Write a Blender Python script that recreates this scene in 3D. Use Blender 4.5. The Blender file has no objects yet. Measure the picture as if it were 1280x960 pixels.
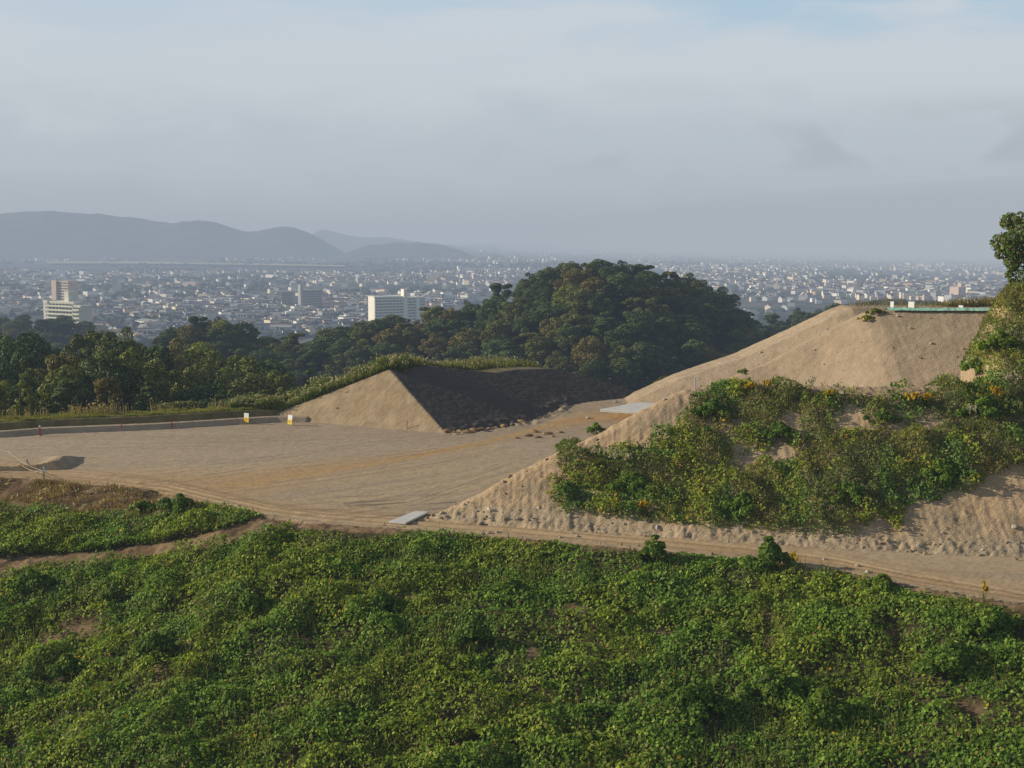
import bpy, math, random
import numpy as np
from mathutils import Vector, Matrix

random.seed(7)
RNG = np.random.default_rng(11)
scene = bpy.context.scene
COL = bpy.context.collection
F, PITCH, CAMZ = 1778.0, math.atan(185 / 1778.0), 19.0
CP, SP = math.cos(PITCH), math.sin(PITCH)
SUN_EL = math.radians(20.0)
SUN_H = Vector((-0.985, 0.17, 0)).normalized()
SUN = Vector((SUN_H.x * math.cos(SUN_EL), SUN_H.y * math.cos(SUN_EL), math.sin(SUN_EL)))


# ------------------------------------------------------------------ surveying helpers
def ray(px, py):
    u, v = (px - 640) / F, (480 - py) / F
    return np.array([u, CP + v * SP, -SP + v * CP])


def onz(px, py, z=0.0):
    d = ray(px, py)
    return np.array([0, 0, CAMZ]) + d * ((z - CAMZ) / d[2])


def onY(px, py, Y):
    d = ray(px, py)
    return np.array([0, 0, CAMZ]) + d * (Y / d[1])


def pix(X, Y, Z):
    h = Z - CAMZ
    f = Y * CP - h * SP
    return 640 + F * X / f, 480 - F * (Y * SP + h * CP) / f


# ------------------------------------------------------------------ noise
def _hash(ix, iy, seed):
    h = (ix.astype(np.int64) * 374761393 + iy.astype(np.int64) * 668265263 + seed * 1442695041) & 0x7FFFFFFF
    h = ((h ^ (h >> 13)) * 1274126177) & 0x7FFFFFFF
    h = (h ^ (h >> 16)) & 0xFFFF
    return h / 65535.0


def vnoise(x, y, seed=0):
    x, y = np.asarray(x, float), np.asarray(y, float)
    ix, iy = np.floor(x), np.floor(y)
    fx, fy = x - ix, y - iy
    fx, fy = fx * fx * fx * (fx * (fx * 6 - 15) + 10), fy * fy * fy * (fy * (fy * 6 - 15) + 10)
    a, b = _hash(ix, iy, seed), _hash(ix + 1, iy, seed)
    c, d = _hash(ix, iy + 1, seed), _hash(ix + 1, iy + 1, seed)
    return (a + (b - a) * fx) * (1 - fy) + (c + (d - c) * fx) * fy


def fbm(x, y, oct=4, seed=0, gain=0.5):
    s, a, t = 0, 1.0, 0
    ca, sa = math.cos(0.6), math.sin(0.6)
    for k in range(oct):
        s = s + a * vnoise(x, y, seed + 17 * k)
        t += a
        a *= gain
        x, y = (x * ca - y * sa) * 2.03 + 5.1, (x * sa + y * ca) * 2.03 + 1.7
    return s / t


def sstep(a, b, x):
    t = np.clip((np.asarray(x, float) - a) / (b - a), 0, 1)
    return t * t * (3 - 2 * t)


def smin(a, b, k):
    h = np.clip(0.5 + 0.5 * (b - a) / k, 0, 1)
    return b + (a - b) * h - k * h * (1 - h)


def inpoly(px, py, poly):
    px, py = np.asarray(px, float), np.asarray(py, float)
    r = np.zeros(np.broadcast(px, py).shape, bool)
    n = len(poly)
    for i in range(n):
        x1, y1 = poly[i]
        x2, y2 = poly[(i + 1) % n]
        if y1 == y2:
            continue
        c = ((y1 > py) != (y2 > py)) & (px < (x2 - x1) * (py - y1) / (y2 - y1) + x1)
        r ^= c
    return r


# ------------------------------------------------------------------ object helpers
def props(o, label=None, cat=None, group=None, kind=None):
    if label: o["label"] = label
    if cat: o["category"] = cat
    if group: o["group"] = group
    if kind: o["kind"] = kind
    return o


def empty(name, loc=(0, 0, 0), rz=0.0, label=None, cat=None, group=None):
    o = bpy.data.objects.new(name, None)
    COL.objects.link(o)
    o.location = loc
    o.rotation_euler = (0, 0, rz)
    o.empty_display_size = 0.2
    return props(o, label, cat, group)


def np_mesh(name, V, faces, mats, col=None, fmat=None, smooth=False):
    """faces: list of (n,k) int arrays, any k each."""
    me = bpy.data.meshes.new(name)
    V = np.asarray(V, np.float32)
    faces = [np.asarray(f, np.int32) for f in faces if len(f)]
    me.vertices.add(len(V))
    me.vertices.foreach_set("co", V.ravel())
    nl = sum(f.size for f in faces)
    npoly = sum(len(f) for f in faces)
    me.loops.add(nl)
    me.loops.foreach_set("vertex_index", np.concatenate([f.ravel() for f in faces]))
    me.polygons.add(npoly)
    starts, o = [], 0
    for f in faces:
        starts.append(o + np.arange(len(f)) * f.shape[1])
        o += f.size
    me.polygons.foreach_set("loop_start", np.concatenate(starts).astype(np.int32))
    for m in (mats if isinstance(mats, (list, tuple)) else [mats]):
        me.materials.append(m)
    if fmat is not None:
        me.polygons.foreach_set("material_index", np.asarray(fmat, np.int32))
    me.polygons.foreach_set("use_smooth", np.full(npoly, smooth, bool))
    me.update(calc_edges=True)
    if col is not None:
        a = me.attributes.new("Col", 'FLOAT_COLOR', 'POINT')
        c = np.ones((len(V), 4), np.float32)
        c[:, :3] = col
        a.data.foreach_set("color", c.ravel())
    return me


def link(name, me, parent=None):
    o = bpy.data.objects.new(name, me)
    COL.objects.link(o)
    o.parent = parent
    return o


class MB:
    """collects boxes / tubes / prisms into one mesh"""
    def __init__(s): s.v, s.f, s.m = [], [], []

    def add(s, vs, fs, m=0):
        b = len(s.v)
        s.v += [tuple(map(float, p)) for p in vs]
        for f in fs:
            s.f.append([b + i for i in f]); s.m.append(m)
        return s

    def box(s, x0, x1, y0, y1, z0, z1, m=0):
        vs = [(x0, y0, z0), (x1, y0, z0), (x1, y1, z0), (x0, y1, z0), (x0, y0, z1), (x1, y0, z1), (x1, y1, z1), (x0, y1, z1)]
        return s.add(vs, [(3, 2, 1, 0), (4, 5, 6, 7), (0, 1, 5, 4), (1, 2, 6, 5), (2, 3, 7, 6), (3, 0, 4, 7)], m)

    def gable(s, x0, x1, y0, y1, z0, z1, m=0):
        ym = (y0 + y1) / 2
        vs = [(x0, y0, z0), (x1, y0, z0), (x1, y1, z0), (x0, y1, z0), (x0, ym, z1), (x1, ym, z1)]
        return s.add(vs, [(0, 1, 5, 4), (2, 3, 4, 5), (0, 4, 3), (1, 2, 5), (3, 2, 1, 0)], m)

    def tube(s, pts, rads, n=7, m=0):
        pts = [Vector(p) for p in pts]
        rings = []
        for i, p in enumerate(pts):
            d = (pts[min(i + 1, len(pts) - 1)] - pts[max(i - 1, 0)]).normalized()
            a = d.cross(Vector((0.31, 0.95, 0.1))).normalized()
            b = d.cross(a)
            rings.append([p + (a * math.cos(2 * math.pi * k / n) + b * math.sin(2 * math.pi * k / n)) * rads[i] for k in range(n)])
        vs = [q for r in rings for q in r]
        fs = []
        for i in range(len(pts) - 1):
            for k in range(n):
                fs.append((i * n + k, i * n + (k + 1) % n, (i + 1) * n + (k + 1) % n, (i + 1) * n + k))
        fs.append(tuple(range(n))[::-1]); fs.append(tuple(range((len(pts) - 1) * n, len(pts) * n)))
        return s.add(vs, fs, m)

    def mesh(s, name, mats, smooth=False):
        me = bpy.data.meshes.new(name)
        me.from_pydata(s.v, [], s.f)
        for m in (mats if isinstance(mats, (list, tuple)) else [mats]): me.materials.append(m)
        me.polygons.foreach_set("material_index", s.m)
        me.polygons.foreach_set("use_smooth", [smooth] * len(s.f))
        me.update()
        return me

    def build(s, name, mats, parent=None, smooth=False):
        return link(name, s.mesh(name, mats, smooth), parent)


# ------------------------------------------------------------------ materials
def new_mat(name):
    m = bpy.data.materials.new(name)
    m.use_nodes = True
    nt = m.node_tree
    nt.nodes.clear()
    out = nt.nodes.new("ShaderNodeOutputMaterial")
    return m, nt, out


def nd(nt, t, **kw):
    n = nt.nodes.new(t)
    for k, v in kw.items():
        if k.startswith("i_"):
            n.inputs[k[2:].replace("_", " ")].default_value = v
        else:
            setattr(n, k, v)
    return n


def simple_mat(name, col, rough=0.8, noise=0.25, scale=3.0, spec=0.2, bump=0.0):
    m, nt, out = new_mat(name)
    b = nd(nt, "ShaderNodeBsdfPrincipled")
    b.inputs["Roughness"].default_value = rough
    b.inputs["Specular IOR Level"].default_value = spec
    tc = nd(nt, "ShaderNodeTexCoord")
    n = nd(nt, "ShaderNodeTexNoise", i_Scale=scale, i_Detail=5.0)
    nt.links.new(tc.outputs["Object"], n.inputs["Vector"])
    r = nd(nt, "ShaderNodeMapRange")
    r.inputs["From Min"].default_value = 0.25; r.inputs["From Max"].default_value = 0.75
    r.inputs["To Min"].default_value = 1 - noise; r.inputs["To Max"].default_value = 1 + noise
    nt.links.new(n.outputs["Fac"], r.inputs["Value"])
    mx = nd(nt, "ShaderNodeVectorMath", operation='SCALE')
    mx.inputs[0].default_value = col
    nt.links.new(r.outputs[0], mx.inputs["Scale"])
    nt.links.new(mx.outputs[0], b.inputs["Base Color"])
    if bump:
        bp = nd(nt, "ShaderNodeBump", i_Strength=bump, i_Distance=0.05)
        nt.links.new(n.outputs["Fac"], bp.inputs["Height"])
        nt.links.new(bp.outputs[0], b.inputs["Normal"])
    nt.links.new(b.outputs[0], out.inputs[0])
    return m


def leaf_mat(name, transl=0.25, spec=0.25, rough=0.5, use_obj=True):
    m, nt, out = new_mat(name)
    at = nd(nt, "ShaderNodeAttribute", attribute_name="Col")
    colsock = at.outputs["Color"]
    if use_obj:
        oi = nd(nt, "ShaderNodeObjectInfo")
        mu = nd(nt, "ShaderNodeVectorMath", operation='MULTIPLY')
        nt.links.new(colsock, mu.inputs[0]); nt.links.new(oi.outputs["Color"], mu.inputs[1])
        colsock = mu.outputs[0]
    b = nd(nt, "ShaderNodeBsdfPrincipled")
    b.inputs["Roughness"].default_value = rough
    b.inputs["Specular IOR Level"].default_value = spec
    nt.links.new(colsock, b.inputs["Base Color"])
    t = nd(nt, "ShaderNodeBsdfTranslucent")
    tm = nd(nt, "ShaderNodeVectorMath", operation='MULTIPLY')
    tm.inputs[1].default_value = (1.3, 1.35, 0.6)
    nt.links.new(colsock, tm.inputs[0]); nt.links.new(tm.outputs[0], t.inputs["Color"])
    mx = nd(nt, "ShaderNodeMixShader"); mx.inputs[0].default_value = transl
    nt.links.new(b.outputs[0], mx.inputs[1]); nt.links.new(t.outputs[0], mx.inputs[2])
    nt.links.new(mx.outputs[0], out.inputs[0])
    return m


def earth_mat():
    m, nt, out = new_mat("earth")
    at = nd(nt, "ShaderNodeAttribute", attribute_name="Col")
    geo = nd(nt, "ShaderNodeNewGeometry")
    n1 = nd(nt, "ShaderNodeTexNoise", i_Scale=0.9, i_Detail=8.0, i_Roughness=0.65)
    n2 = nd(nt, "ShaderNodeTexNoise", i_Scale=7.0, i_Detail=6.0, i_Roughness=0.7)
    vo = nd(nt, "ShaderNodeTexVoronoi", i_Scale=3.6)
    for n in (n1, n2, vo): nt.links.new(geo.outputs["Position"], n.inputs["Vector"])
    r1 = nd(nt, "ShaderNodeMapRange"); nt.links.new(n1.outputs["Fac"], r1.inputs["Value"])
    for k, v in zip(("From Min", "From Max", "To Min", "To Max"), (0.3, 0.7, 0.86, 1.14)): r1.inputs[k].default_value = v
    r2 = nd(nt, "ShaderNodeMapRange"); nt.links.new(n2.outputs["Fac"], r2.inputs["Value"])
    for k, v in zip(("From Min", "From Max", "To Min", "To Max"), (0.25, 0.75, 0.8, 1.2)): r2.inputs[k].default_value = v
    # pale stones: small voronoi cores
    st = nd(nt, "ShaderNodeMapRange"); nt.links.new(vo.outputs["Distance"], st.inputs["Value"])
    for k, v in zip(("From Min", "From Max", "To Min", "To Max"), (0.10, 0.16, 1.0, 0.0)): st.inputs[k].default_value = v
    sel = nd(nt, "ShaderNodeSeparateColor"); nt.links.new(vo.outputs["Color"], sel.inputs[0])
    gt = nd(nt, "ShaderNodeMath", operation='GREATER_THAN'); gt.inputs[1].default_value = 0.72
    nt.links.new(sel.outputs[0], gt.inputs[0])
    stm = nd(nt, "ShaderNodeMath", operation='MULTIPLY'); nt.links.new(st.outputs[0], stm.inputs[0]); nt.links.new(gt.outputs[0], stm.inputs[1])
    stA = nd(nt, "ShaderNodeMath", operation='MULTIPLY'); nt.links.new(stm.outputs[0], stA.inputs[0]); nt.links.new(at.outputs["Alpha"], stA.inputs[1])
    mm = nd(nt, "ShaderNodeMath", operation='MULTIPLY'); nt.links.new(r1.outputs[0], mm.inputs[0]); nt.links.new(r2.outputs[0], mm.inputs[1])
    sc = nd(nt, "ShaderNodeVectorMath", operation='SCALE'); nt.links.new(at.outputs["Color"], sc.inputs[0]); nt.links.new(mm.outputs[0], sc.inputs["Scale"])
    mx = nd(nt, "ShaderNodeMix", data_type='RGBA')
    nt.links.new(stA.outputs[0], mx.inputs[0]); nt.links.new(sc.outputs[0], mx.inputs[6]); mx.inputs[7].default_value = (0.5, 0.45, 0.36, 1)
    b = nd(nt, "ShaderNodeBsdfPrincipled"); b.inputs["Roughness"].default_value = 0.95; b.inputs["Specular IOR Level"].default_value = 0.1
    nt.links.new(mx.outputs[2], b.inputs["Base Color"])
    hs = nd(nt, "ShaderNodeMath", operation='MULTIPLY_ADD'); nt.links.new(stA.outputs[0], hs.inputs[0]); hs.inputs[1].default_value = 0.6
    nt.links.new(n2.outputs["Fac"], hs.inputs[2])
    bp = nd(nt, "ShaderNodeBump", i_Strength=0.8, i_Distance=0.12)
    bs = nd(nt, "ShaderNodeMath", operation='MULTIPLY_ADD'); nt.links.new(at.outputs["Alpha"], bs.inputs[0]); bs.inputs[1].default_value = 1.0; bs.inputs[2].default_value = 0.04
    nt.links.new(bs.outputs[0], bp.inputs["Strength"])
    nt.links.new(hs.outputs[0], bp.inputs["Height"]); nt.links.new(bp.outputs[0], b.inputs["Normal"])
    nt.links.new(b.outputs[0], out.inputs[0])
    return m


M_EARTH = earth_mat()
M_LEAF = leaf_mat("leaf", transl=0.35, spec=0.10, rough=0.55)
M_TREELEAF = leaf_mat("tree_leaf", transl=0.12, spec=0.12, rough=0.6)
M_GRASS = leaf_mat("grass_blade", transl=0.3, spec=0.1, rough=0.7)
M_BARK = simple_mat("bark", (0.07, 0.055, 0.04), 0.9, 0.4, 6)
M_STEM = simple_mat("green_stem", (0.07, 0.075, 0.03), 0.8, 0.3, 8)
M_WHITE = simple_mat("white_board", (0.8, 0.8, 0.78), 0.5, 0.05)
M_YELLOW = simple_mat("yellow_board", (0.75, 0.55, 0.04), 0.5, 0.08)
M_ORANGE = simple_mat("orange_mark", (0.55, 0.16, 0.03), 0.6, 0.1)
M_RED = simple_mat("red_paint", (0.42, 0.06, 0.04), 0.6, 0.1)
M_WOOD = simple_mat("stake_wood", (0.45, 0.33, 0.2), 0.8, 0.25, 12)
M_ROPE = simple_mat("rope_fibre", (0.45, 0.38, 0.24), 0.9, 0.2, 20)
M_PLATE = simple_mat("pale_plate", (0.66, 0.63, 0.58), 0.55, 0.12, 1.2)
M_TARP = simple_mat("green_sheet", (0.33, 0.60, 0.47), 0.45, 0.25, 2.5, 0.3)
M_ROCK = simple_mat("pale_rock", (0.42, 0.37, 0.29), 0.9, 0.3, 4)
M_CLOD = simple_mat("earth_clod", (0.30, 0.19, 0.10), 0.95, 0.35, 3)
M_GLASSDARK = simple_mat("window_glass", (0.08, 0.09, 0.11), 0.25, 0.2, 0.4, 0.5)


# ------------------------------------------------------------------ site terrain
NEAR = np.array([onz(x, y) for x, y in [(-420, 588), (-200, 590), (0, 597), (60, 600), (130, 607), (200, 615), (270, 632), (330, 646),
                 (400, 655), (520, 664), (640, 673), (760, 684), (850, 692), (950, 702), (1060, 716), (1150, 736), (1280, 758), (1500, 800)]])
FAR = np.array([onz(x, y) for x, y in [(-400, 560), (-150, 552), (0, 547), (50, 543), (100, 541), (200, 537), (290, 531), (345, 528)]])
BKF = np.array([onz(x, y) for x, y in [(530, 649), (600, 655), (690, 662), (780, 668), (850, 674), (960, 680), (1080, 688), (1280, 697), (1500, 707), (1700, 715)]])
pL, pB, pR = onz(330, 523), onz(558, 542), onz(800, 499, 1.0)
pA = onY(487, 462, 147.0)


def plane3(a, b, c):
    n = np.cross(b - a, c - a)
    return lambda X, Y: a[2] - (n[0] * (X - a[0]) + n[1] * (Y - a[1])) / n[2]


PL1, PL2 = plane3(pL, pB, pA), plane3(pB, pR, pA)
dBR = (pR - pB)[:2] / np.linalg.norm((pR - pB)[:2])
dLA = (pA - pL)[:2]
lLA = np.linalg.norm(dLA); dLA = dLA / lLA


def on_plane(px, py, P):
    d, o = ray(px, py), np.array([0, 0, CAMZ])
    f = lambda k: (o + d * k)[2] - P((o + d * k)[0], (o + d * k)[1])
    a, b = f(100.0), f(200.0)
    return o + d * (100.0 - a * 100.0 / (b - a))


_cr = [on_plane(x, y, PL2) for x, y in [(487, 462), (520, 459), (548, 458), (585, 463), (622, 466), (645, 462), (690, 461), (725, 468), (765, 480), (800, 491)]]
CRT = [-20.0] + [(c[0] - pA[0]) * dBR[0] + (c[1] - pA[1]) * dBR[1] for c in _cr]
CRZ = [_cr[0][2]] + [c[2] for c in _cr]
CRT += [CRT[-1] + 9]; CRZ += [CRZ[-1] - 4]


def mprofile(Y, pts):
    P = np.array([onY(x, y, Y) for x, y in pts])
    return lambda X: np.interp(X, P[:, 0], P[:, 2])


MB_T = mprofile(150, [(700, 600), (740, 535), (800, 497), (850, 474), (905, 455), (930, 447), (1000, 415), (1050, 391), (1066, 385), (1300, 384)])
MF_T = mprofile(141, [(700, 640), (800, 528), (840, 503), (890, 483), (935, 465), (960, 455), (1000, 433), (1040, 411), (1075, 392), (1090, 388), (1300, 389)])
S0 = BKF[0]


def bank_parts(X, Y):
    yb = np.interp(X, BKF[:, 0], BKF[:, 1])
    d1 = (Y - yb) * 0.96
    dl = np.array([0.52, 0.854])
    d2 = (X - S0[0]) * dl[1] - (Y - S0[1]) * dl[0]
    return d1, d2


def site_height(X, Y, detail=True):
    """returns z, region id: 0 hillside 1 pad 2 embankment 3 bank 4 mound 5 back land 6 track"""
    yn = np.interp(X, NEAR[:, 0], NEAR[:, 1])
    yf = np.where(X < -21, np.interp(X, FAR[:, 0], FAR[:, 1]), 163.0)
    # pad and ramp
    pad = 1.2 * sstep(139, 153, Y) * sstep(-4, 6, X)
    back = pad - 0.20 * np.clip(Y - 170, 0, None) - 0.1 * np.clip(Y - 160, 0, 10)
    e = Y - yf
    berm = np.where(e < 0, 0, np.where(e < 0.55, 0.5 * e / 0.55, np.where(e < 1.6, 0.5, np.where(e < 2.6, 0.5 - 0.4 * (e - 1.6), np.where(e < 3.0, 0.1, np.where(e < 3.5, 0.1 + 0.85 * (e - 3) / 0.5, 0.95))))))
    berm = berm - 0.22 * np.clip(e - 8, 0, 60) - 0.1 * np.clip(e - 68, 0, 200)
    base = np.where(X < -21, berm, back)
    # small left heap with flat top
    c = 0.25 * fbm(X * 0.6, Y * 0.6, 3, 77)
    hf = Y - (112.7 + 0.20 * (X + 48) + 0.5 * c)
    heap = np.minimum.reduce([0.34 + 0.24 * np.exp(-((X + 37.9) / 0.8) ** 2) + c * 0.3, (-36.6 - c * 2 - X) * 0.75, hf * 1.7, (121.5 - Y) * 0.2])
    base = np.maximum(base, heap)
    # near hillside
    d = yn - Y
    hill = np.where(d > 0, -0.235 * np.clip(d - 0.6, 0, None) - 0.03 * np.clip(d, 0, 2), 0)
    z = np.where(d > 0, hill, base)
    reg = np.where(d > 0, 0, np.where((X < -21) & (e > 2.7) | (Y > 164), 5, 1))
    # embankment
    t = (X - pA[0]) * dBR[0] + (Y - pA[1]) * dBR[1]
    cap = np.interp(t, CRT, CRZ)
    s = ((X - pL[0]) * dLA[0] + (Y - pL[1]) * dLA[1]) / lLA
    q = -(X - pL[0]) * dLA[1] + (Y - pL[1]) * dLA[0]
    rc = pA[2] * np.clip(s, -0.3, 1.0) + 0.10 * np.clip(q, 0, 4) - 0.45 * np.clip(q - 5, 0, 60)
    rc = np.where((q > 0) & (s < 1.03), rc, 50)
    qq = -(X - pA[0]) * dBR[1] + (Y - pA[1]) * dBR[0]
    cap = cap - 0.35 * np.clip(qq - 9, 0, 60)
    emb = np.minimum.reduce([PL1(X, Y), PL2(X, Y), cap, rc])
    reg = np.where(emb > z, 2, reg); z = np.maximum(z, emb)
    # bank
    d1, d2 = bank_parts(X, Y)
    f1 = 0.655 * d1; f1 = np.where(f1 < 0, f1 * 0.6, f1)
    f2 = 0.68 * d2
    xw = X - 33 - 0.42 * np.clip(Y - 106, 0, None)
    top = np.where(xw < 0, 8.1 + 0.03 * (np.minimum(X, 33) - 10), 8.8 + np.clip(xw, 0, 3.4) * 1.72 + np.clip(xw - 3.4, 0, 30) * 0.13)
    fall = np.where(xw < 0.5, 0.33, 0.10)
    topf = np.maximum(top - fall * np.clip(d1 - 14 - np.clip(xw, 0, 4) * 3, 0, None), -1)
    bank = smin(smin(f1, f2, 0.9), topf, 0.8)
    bank = np.where(X < S0[0] - 2.5, -50, bank)
    reg = np.where(bank > z, 3, reg); z = np.maximum(z, bank)
    # mound
    mb = MB_T(X) - 0.62 * np.clip(150 - Y, 0, None) - 0.42 * np.clip(Y - 156, 0, None)
    yc = 141 - 0.32 * np.clip(X - 30, 0, 40)
    mf = MF_T(X) + 0.0167 * np.clip(X - 30, 0, 40) - 0.60 * np.clip(yc - Y, 0, None) - 0.55 * np.clip(Y - yc - 1.2, 0, None)
    mo = np.maximum(mb, mf)
    reg = np.where(mo > z, 4, reg); z = np.maximum(z, mo)
    if detail:
        n1 = fbm(X * 0.35, Y * 0.35, 4, 3) - 0.5
        n2 = fbm(X * 1.7, Y * 1.7, 4, 5) - 0.5
        n3 = fbm(X * 3.4, Y * 3.4, 2, 6) - 0.5
        amp = np.select([reg == 0, reg == 1, reg == 2, reg == 3, reg == 4], [0.5, 0.04, 0.06, 0.34, 0.13], 0.14)
        z = z + amp * n1 + amp * 0.34 * n2 + np.select([reg == 3, reg == 4, reg == 2], [0.10, 0.05, 0.06], 0.03) * n3
        # rubble along the toe of the bank and at the foot of the embankment
        toe = np.exp(-((d1 - 0.5) / 0.7) ** 2) * (X > S0[0]) * (d2 > 0)
        z = z + toe * 0.22 * (fbm(X * 2.9, Y * 2.9, 3, 9) - 0.42)
        rr = np.exp(-((emb - base) / 0.5) ** 2) * (X < 6) * (Y < 158) * (Y > 130) * (X > -30)
        z = z + rr * np.where(X > pB[0] - 0.6, 0.75, 0.0) * np.clip(fbm(X * 1.5, Y * 1.5, 3, 21) - 0.42, 0, 1)
        # rills running down the bank and mound faces
        rill = (vnoise(X * 3.3 + 0.25 * Y + n2, Y * 0.35, 31) - 0.5) * 0.07 + (vnoise(X * 6.1, Y * 0.6, 33) - 0.5) * 0.05
        z = z + np.where(reg == 3, rill, np.where(reg == 4, rill * .4, 0))
        # wheel ruts on the track
        tr = (reg == 1)
        w = np.sin((Y - yn) * 5.0) * np.exp(-((Y - yn - 2.5) / 1.6) ** 2) * 0.05
        z = z + np.where(tr, w, 0)
        z = z + np.where(tr, 0.10 * np.exp(-((Y - yn - 0.4) / 0.5) ** 2) * (vnoise(X * 1.4, Y * 1.4, 41)), 0)
    return z, reg


def lerp3(a, b, t):
    return np.asarray(a) * (1 - t[..., None]) + np.asarray(b) * t[..., None]


PATH_POLY = [(-60, 706), (0, 699), (60, 694), (120, 690), (200, 680), (270, 664), (310, 652), (345, 640), (372, 650), (335, 668), (290, 680), (220, 692), (130, 703), (60, 710), (0, 722), (-60, 735)]
BARE_SPOTS = [(100, 785, 32, 12), (60, 800, 25, 10), (690, 772, 10, 14), (720, 760, 14, 9), (830, 792, 26, 9), (790, 770, 14, 8), (1215, 885, 20, 12), (520, 745, 18, 6),
              (580, 940, 22, 9), (665, 820, 8, 14), (885, 745, 8, 6), (45, 735, 26, 7), (205, 850, 14, 18), (960, 775, 8, 22), (1110, 790, 14, 10)]


def bare_mask(px, py):
    m = inpoly(px, py, PATH_POLY).astype(float)
    for cx, cy, rx, ry in BARE_SPOTS:
        m = np.maximum(m, 0.85 * np.exp(-(((px - cx) / rx) ** 2 + ((py - cy) / ry) ** 2) ** 1.5))
    return m


def site_colors(X, Y, Z, reg):
    px, py = pix(X, Y, Z)
    n = fbm(X * 0.12, Y * 0.12, 4, 50)
    nf = fbm(X * 0.9, Y * 0.9, 4, 51)
    yn = np.interp(X, NEAR[:, 0], NEAR[:, 1])
    C = np.zeros(X.shape + (3,))
    GAIN = np.array([1.24, 1.235, 1.22])
    # streaks along the direction of travel on the pad
    ca, sa = 0.93, 0.36
    al, ac = X * ca + Y * sa, -X * sa + Y * ca
    P = np.array([onz(-60, 612), onz(90, 612), onz(235, 612), onz(300, 604), onz(400, 588), onz(500, 573), onz(600, 556), onz(690, 533), onz(760, 516, 0.8)])
    yc = np.interp(X, P[:, 0], P[:, 1])
    wv = 3.0 * (fbm(X * .05, Y * .05, 2, 59) - .5)
    st = fbm(X * 0.035, (Y - yc) * 0.55 + wv, 4, 52)
    st2 = fbm(X * 0.09 + Y * .03, (Y - yc) * 1.9 + wv, 3, 53)
    big = fbm(X * 0.05, Y * 0.08, 3, 60)
    pad = lerp3((0.310, 0.240, 0.165), (0.350, 0.275, 0.195), sstep(0.3, 0.7, big * .6 + st * .4))
    front = sstep(132, 112, Y + 10 * (big - .5))
    pad = lerp3(pad, (0.385, 0.290, 0.180), front * sstep(.36, .66, st) * .75)
    pad = pad * (0.95 + 0.10 * st2)[..., None]
    # ochre haul route across the pad
    wd = np.exp(-((Y - yc) / (2.2 + 4.2 * sstep(-6, -28, X))) ** 2) * sstep(0.22, 0.60, st * .6 + st2 * .4) * sstep(-50, -34, X)
    pad = lerp3(pad, (0.385, 0.245, 0.115), np.clip(wd * 1.2, 0, 1))
    wd2 = np.exp(-((Y - yc + 6.5) / 1.6) ** 2) * sstep(0.35, 0.65, st2) * sstep(-30, -20, X) * sstep(4, -4, X)
    pad = lerp3(pad, (0.40, 0.27, 0.13), np.clip(wd2 * .7, 0, 1))
    track = np.exp(-((Y - yn - 3.0) / 3.2) ** 2)
    trk = lerp3((0.30, 0.205, 0.115), (0.40, 0.285, 0.165), sstep(0.35, 0.65, vnoise((Y - yn) * 2.4, X * 0.05, 55)))
    pad = lerp3(pad, trk, np.clip(track * 0.95, 0, 1))
    for tp, cc_, off in [([(60, 618), (200, 604), (330, 585), (470, 573), (610, 553)], .80, 1.0), ([(150, 620), (290, 612), (420, 596), (560, 574), (690, 536)], .84, 1.0), ([(10, 560), (180, 556), (350, 553), (520, 548), (640, 541)], .90, 1.1),
                         ([(240, 626), (360, 628), (470, 622), (560, 604), (640, 576)], .86, 1.0), ([(330, 640), (430, 640), (520, 628), (600, 600)], .82, .9), ([(100, 600), (240, 586), (380, 566), (480, 552), (580, 545)], .88, 1.1), ([(300, 560), (360, 580), (400, 606), (440, 640)], .90, 1.0)]:
        Q = np.array([onz(a_, b_) for a_, b_ in tp])
        qc = np.interp(X, Q[:, 0], Q[:, 1], left=-99, right=-99)
        gp = sstep(.38, .5, vnoise(X * .35, Y * .35, int(cc_ * 100)))
        for sg in (-1, 1):
            tk = np.exp(-((Y - qc - sg * off) / .28) ** 2) * gp
            pad = pad * (1 - (1 - cc_) * 1.25 * tk)[..., None]
            tl = np.exp(-((Y - qc - sg * off - .55) / .25) ** 2) * gp
            pad = pad * (1 + .10 * tl)[..., None]
    dark = sstep(0.60, 0.75, fbm(al * 0.25, ac * 1.6, 3, 58)) * np.exp(-((Y - 99) / 5) ** 2) * (X > -12) * (X < -4)
    pad = lerp3(pad, (0.10, 0.08, 0.06), dark * 0.8)
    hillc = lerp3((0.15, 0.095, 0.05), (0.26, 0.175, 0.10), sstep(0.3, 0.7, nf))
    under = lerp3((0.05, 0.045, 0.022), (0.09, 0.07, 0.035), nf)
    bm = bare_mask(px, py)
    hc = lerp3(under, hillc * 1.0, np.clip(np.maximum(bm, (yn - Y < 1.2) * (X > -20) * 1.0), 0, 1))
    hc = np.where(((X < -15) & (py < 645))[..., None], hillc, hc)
    d1, d2 = bank_parts(X, Y)
    och = sstep(0.42, 0.62, fbm(X * 0.22, Y * 0.3 + Z * 0.4, 4, 57))
    bank = lerp3((0.330, 0.245, 0.155), (0.395, 0.280, 0.168), och)
    bank = lerp3(bank, (0.36, 0.29, 0.20), np.exp(-(d1 / 1.6) ** 2) * 0.6)
    bank = bank * (0.88 + 0.24 * nf)[..., None]
    mound = lerp3((0.305, 0.232, 0.155), (0.350, 0.270, 0.185), sstep(0.3, 0.7, n)) * (0.9 + 0.2 * nf)[..., None]
    emb = lerp3((0.28, 0.205, 0.125), (0.33, 0.25, 0.16), sstep(0.3, 0.7, nf))
    shadeface = PL2(X, Y) < PL1(X, Y)
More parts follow.
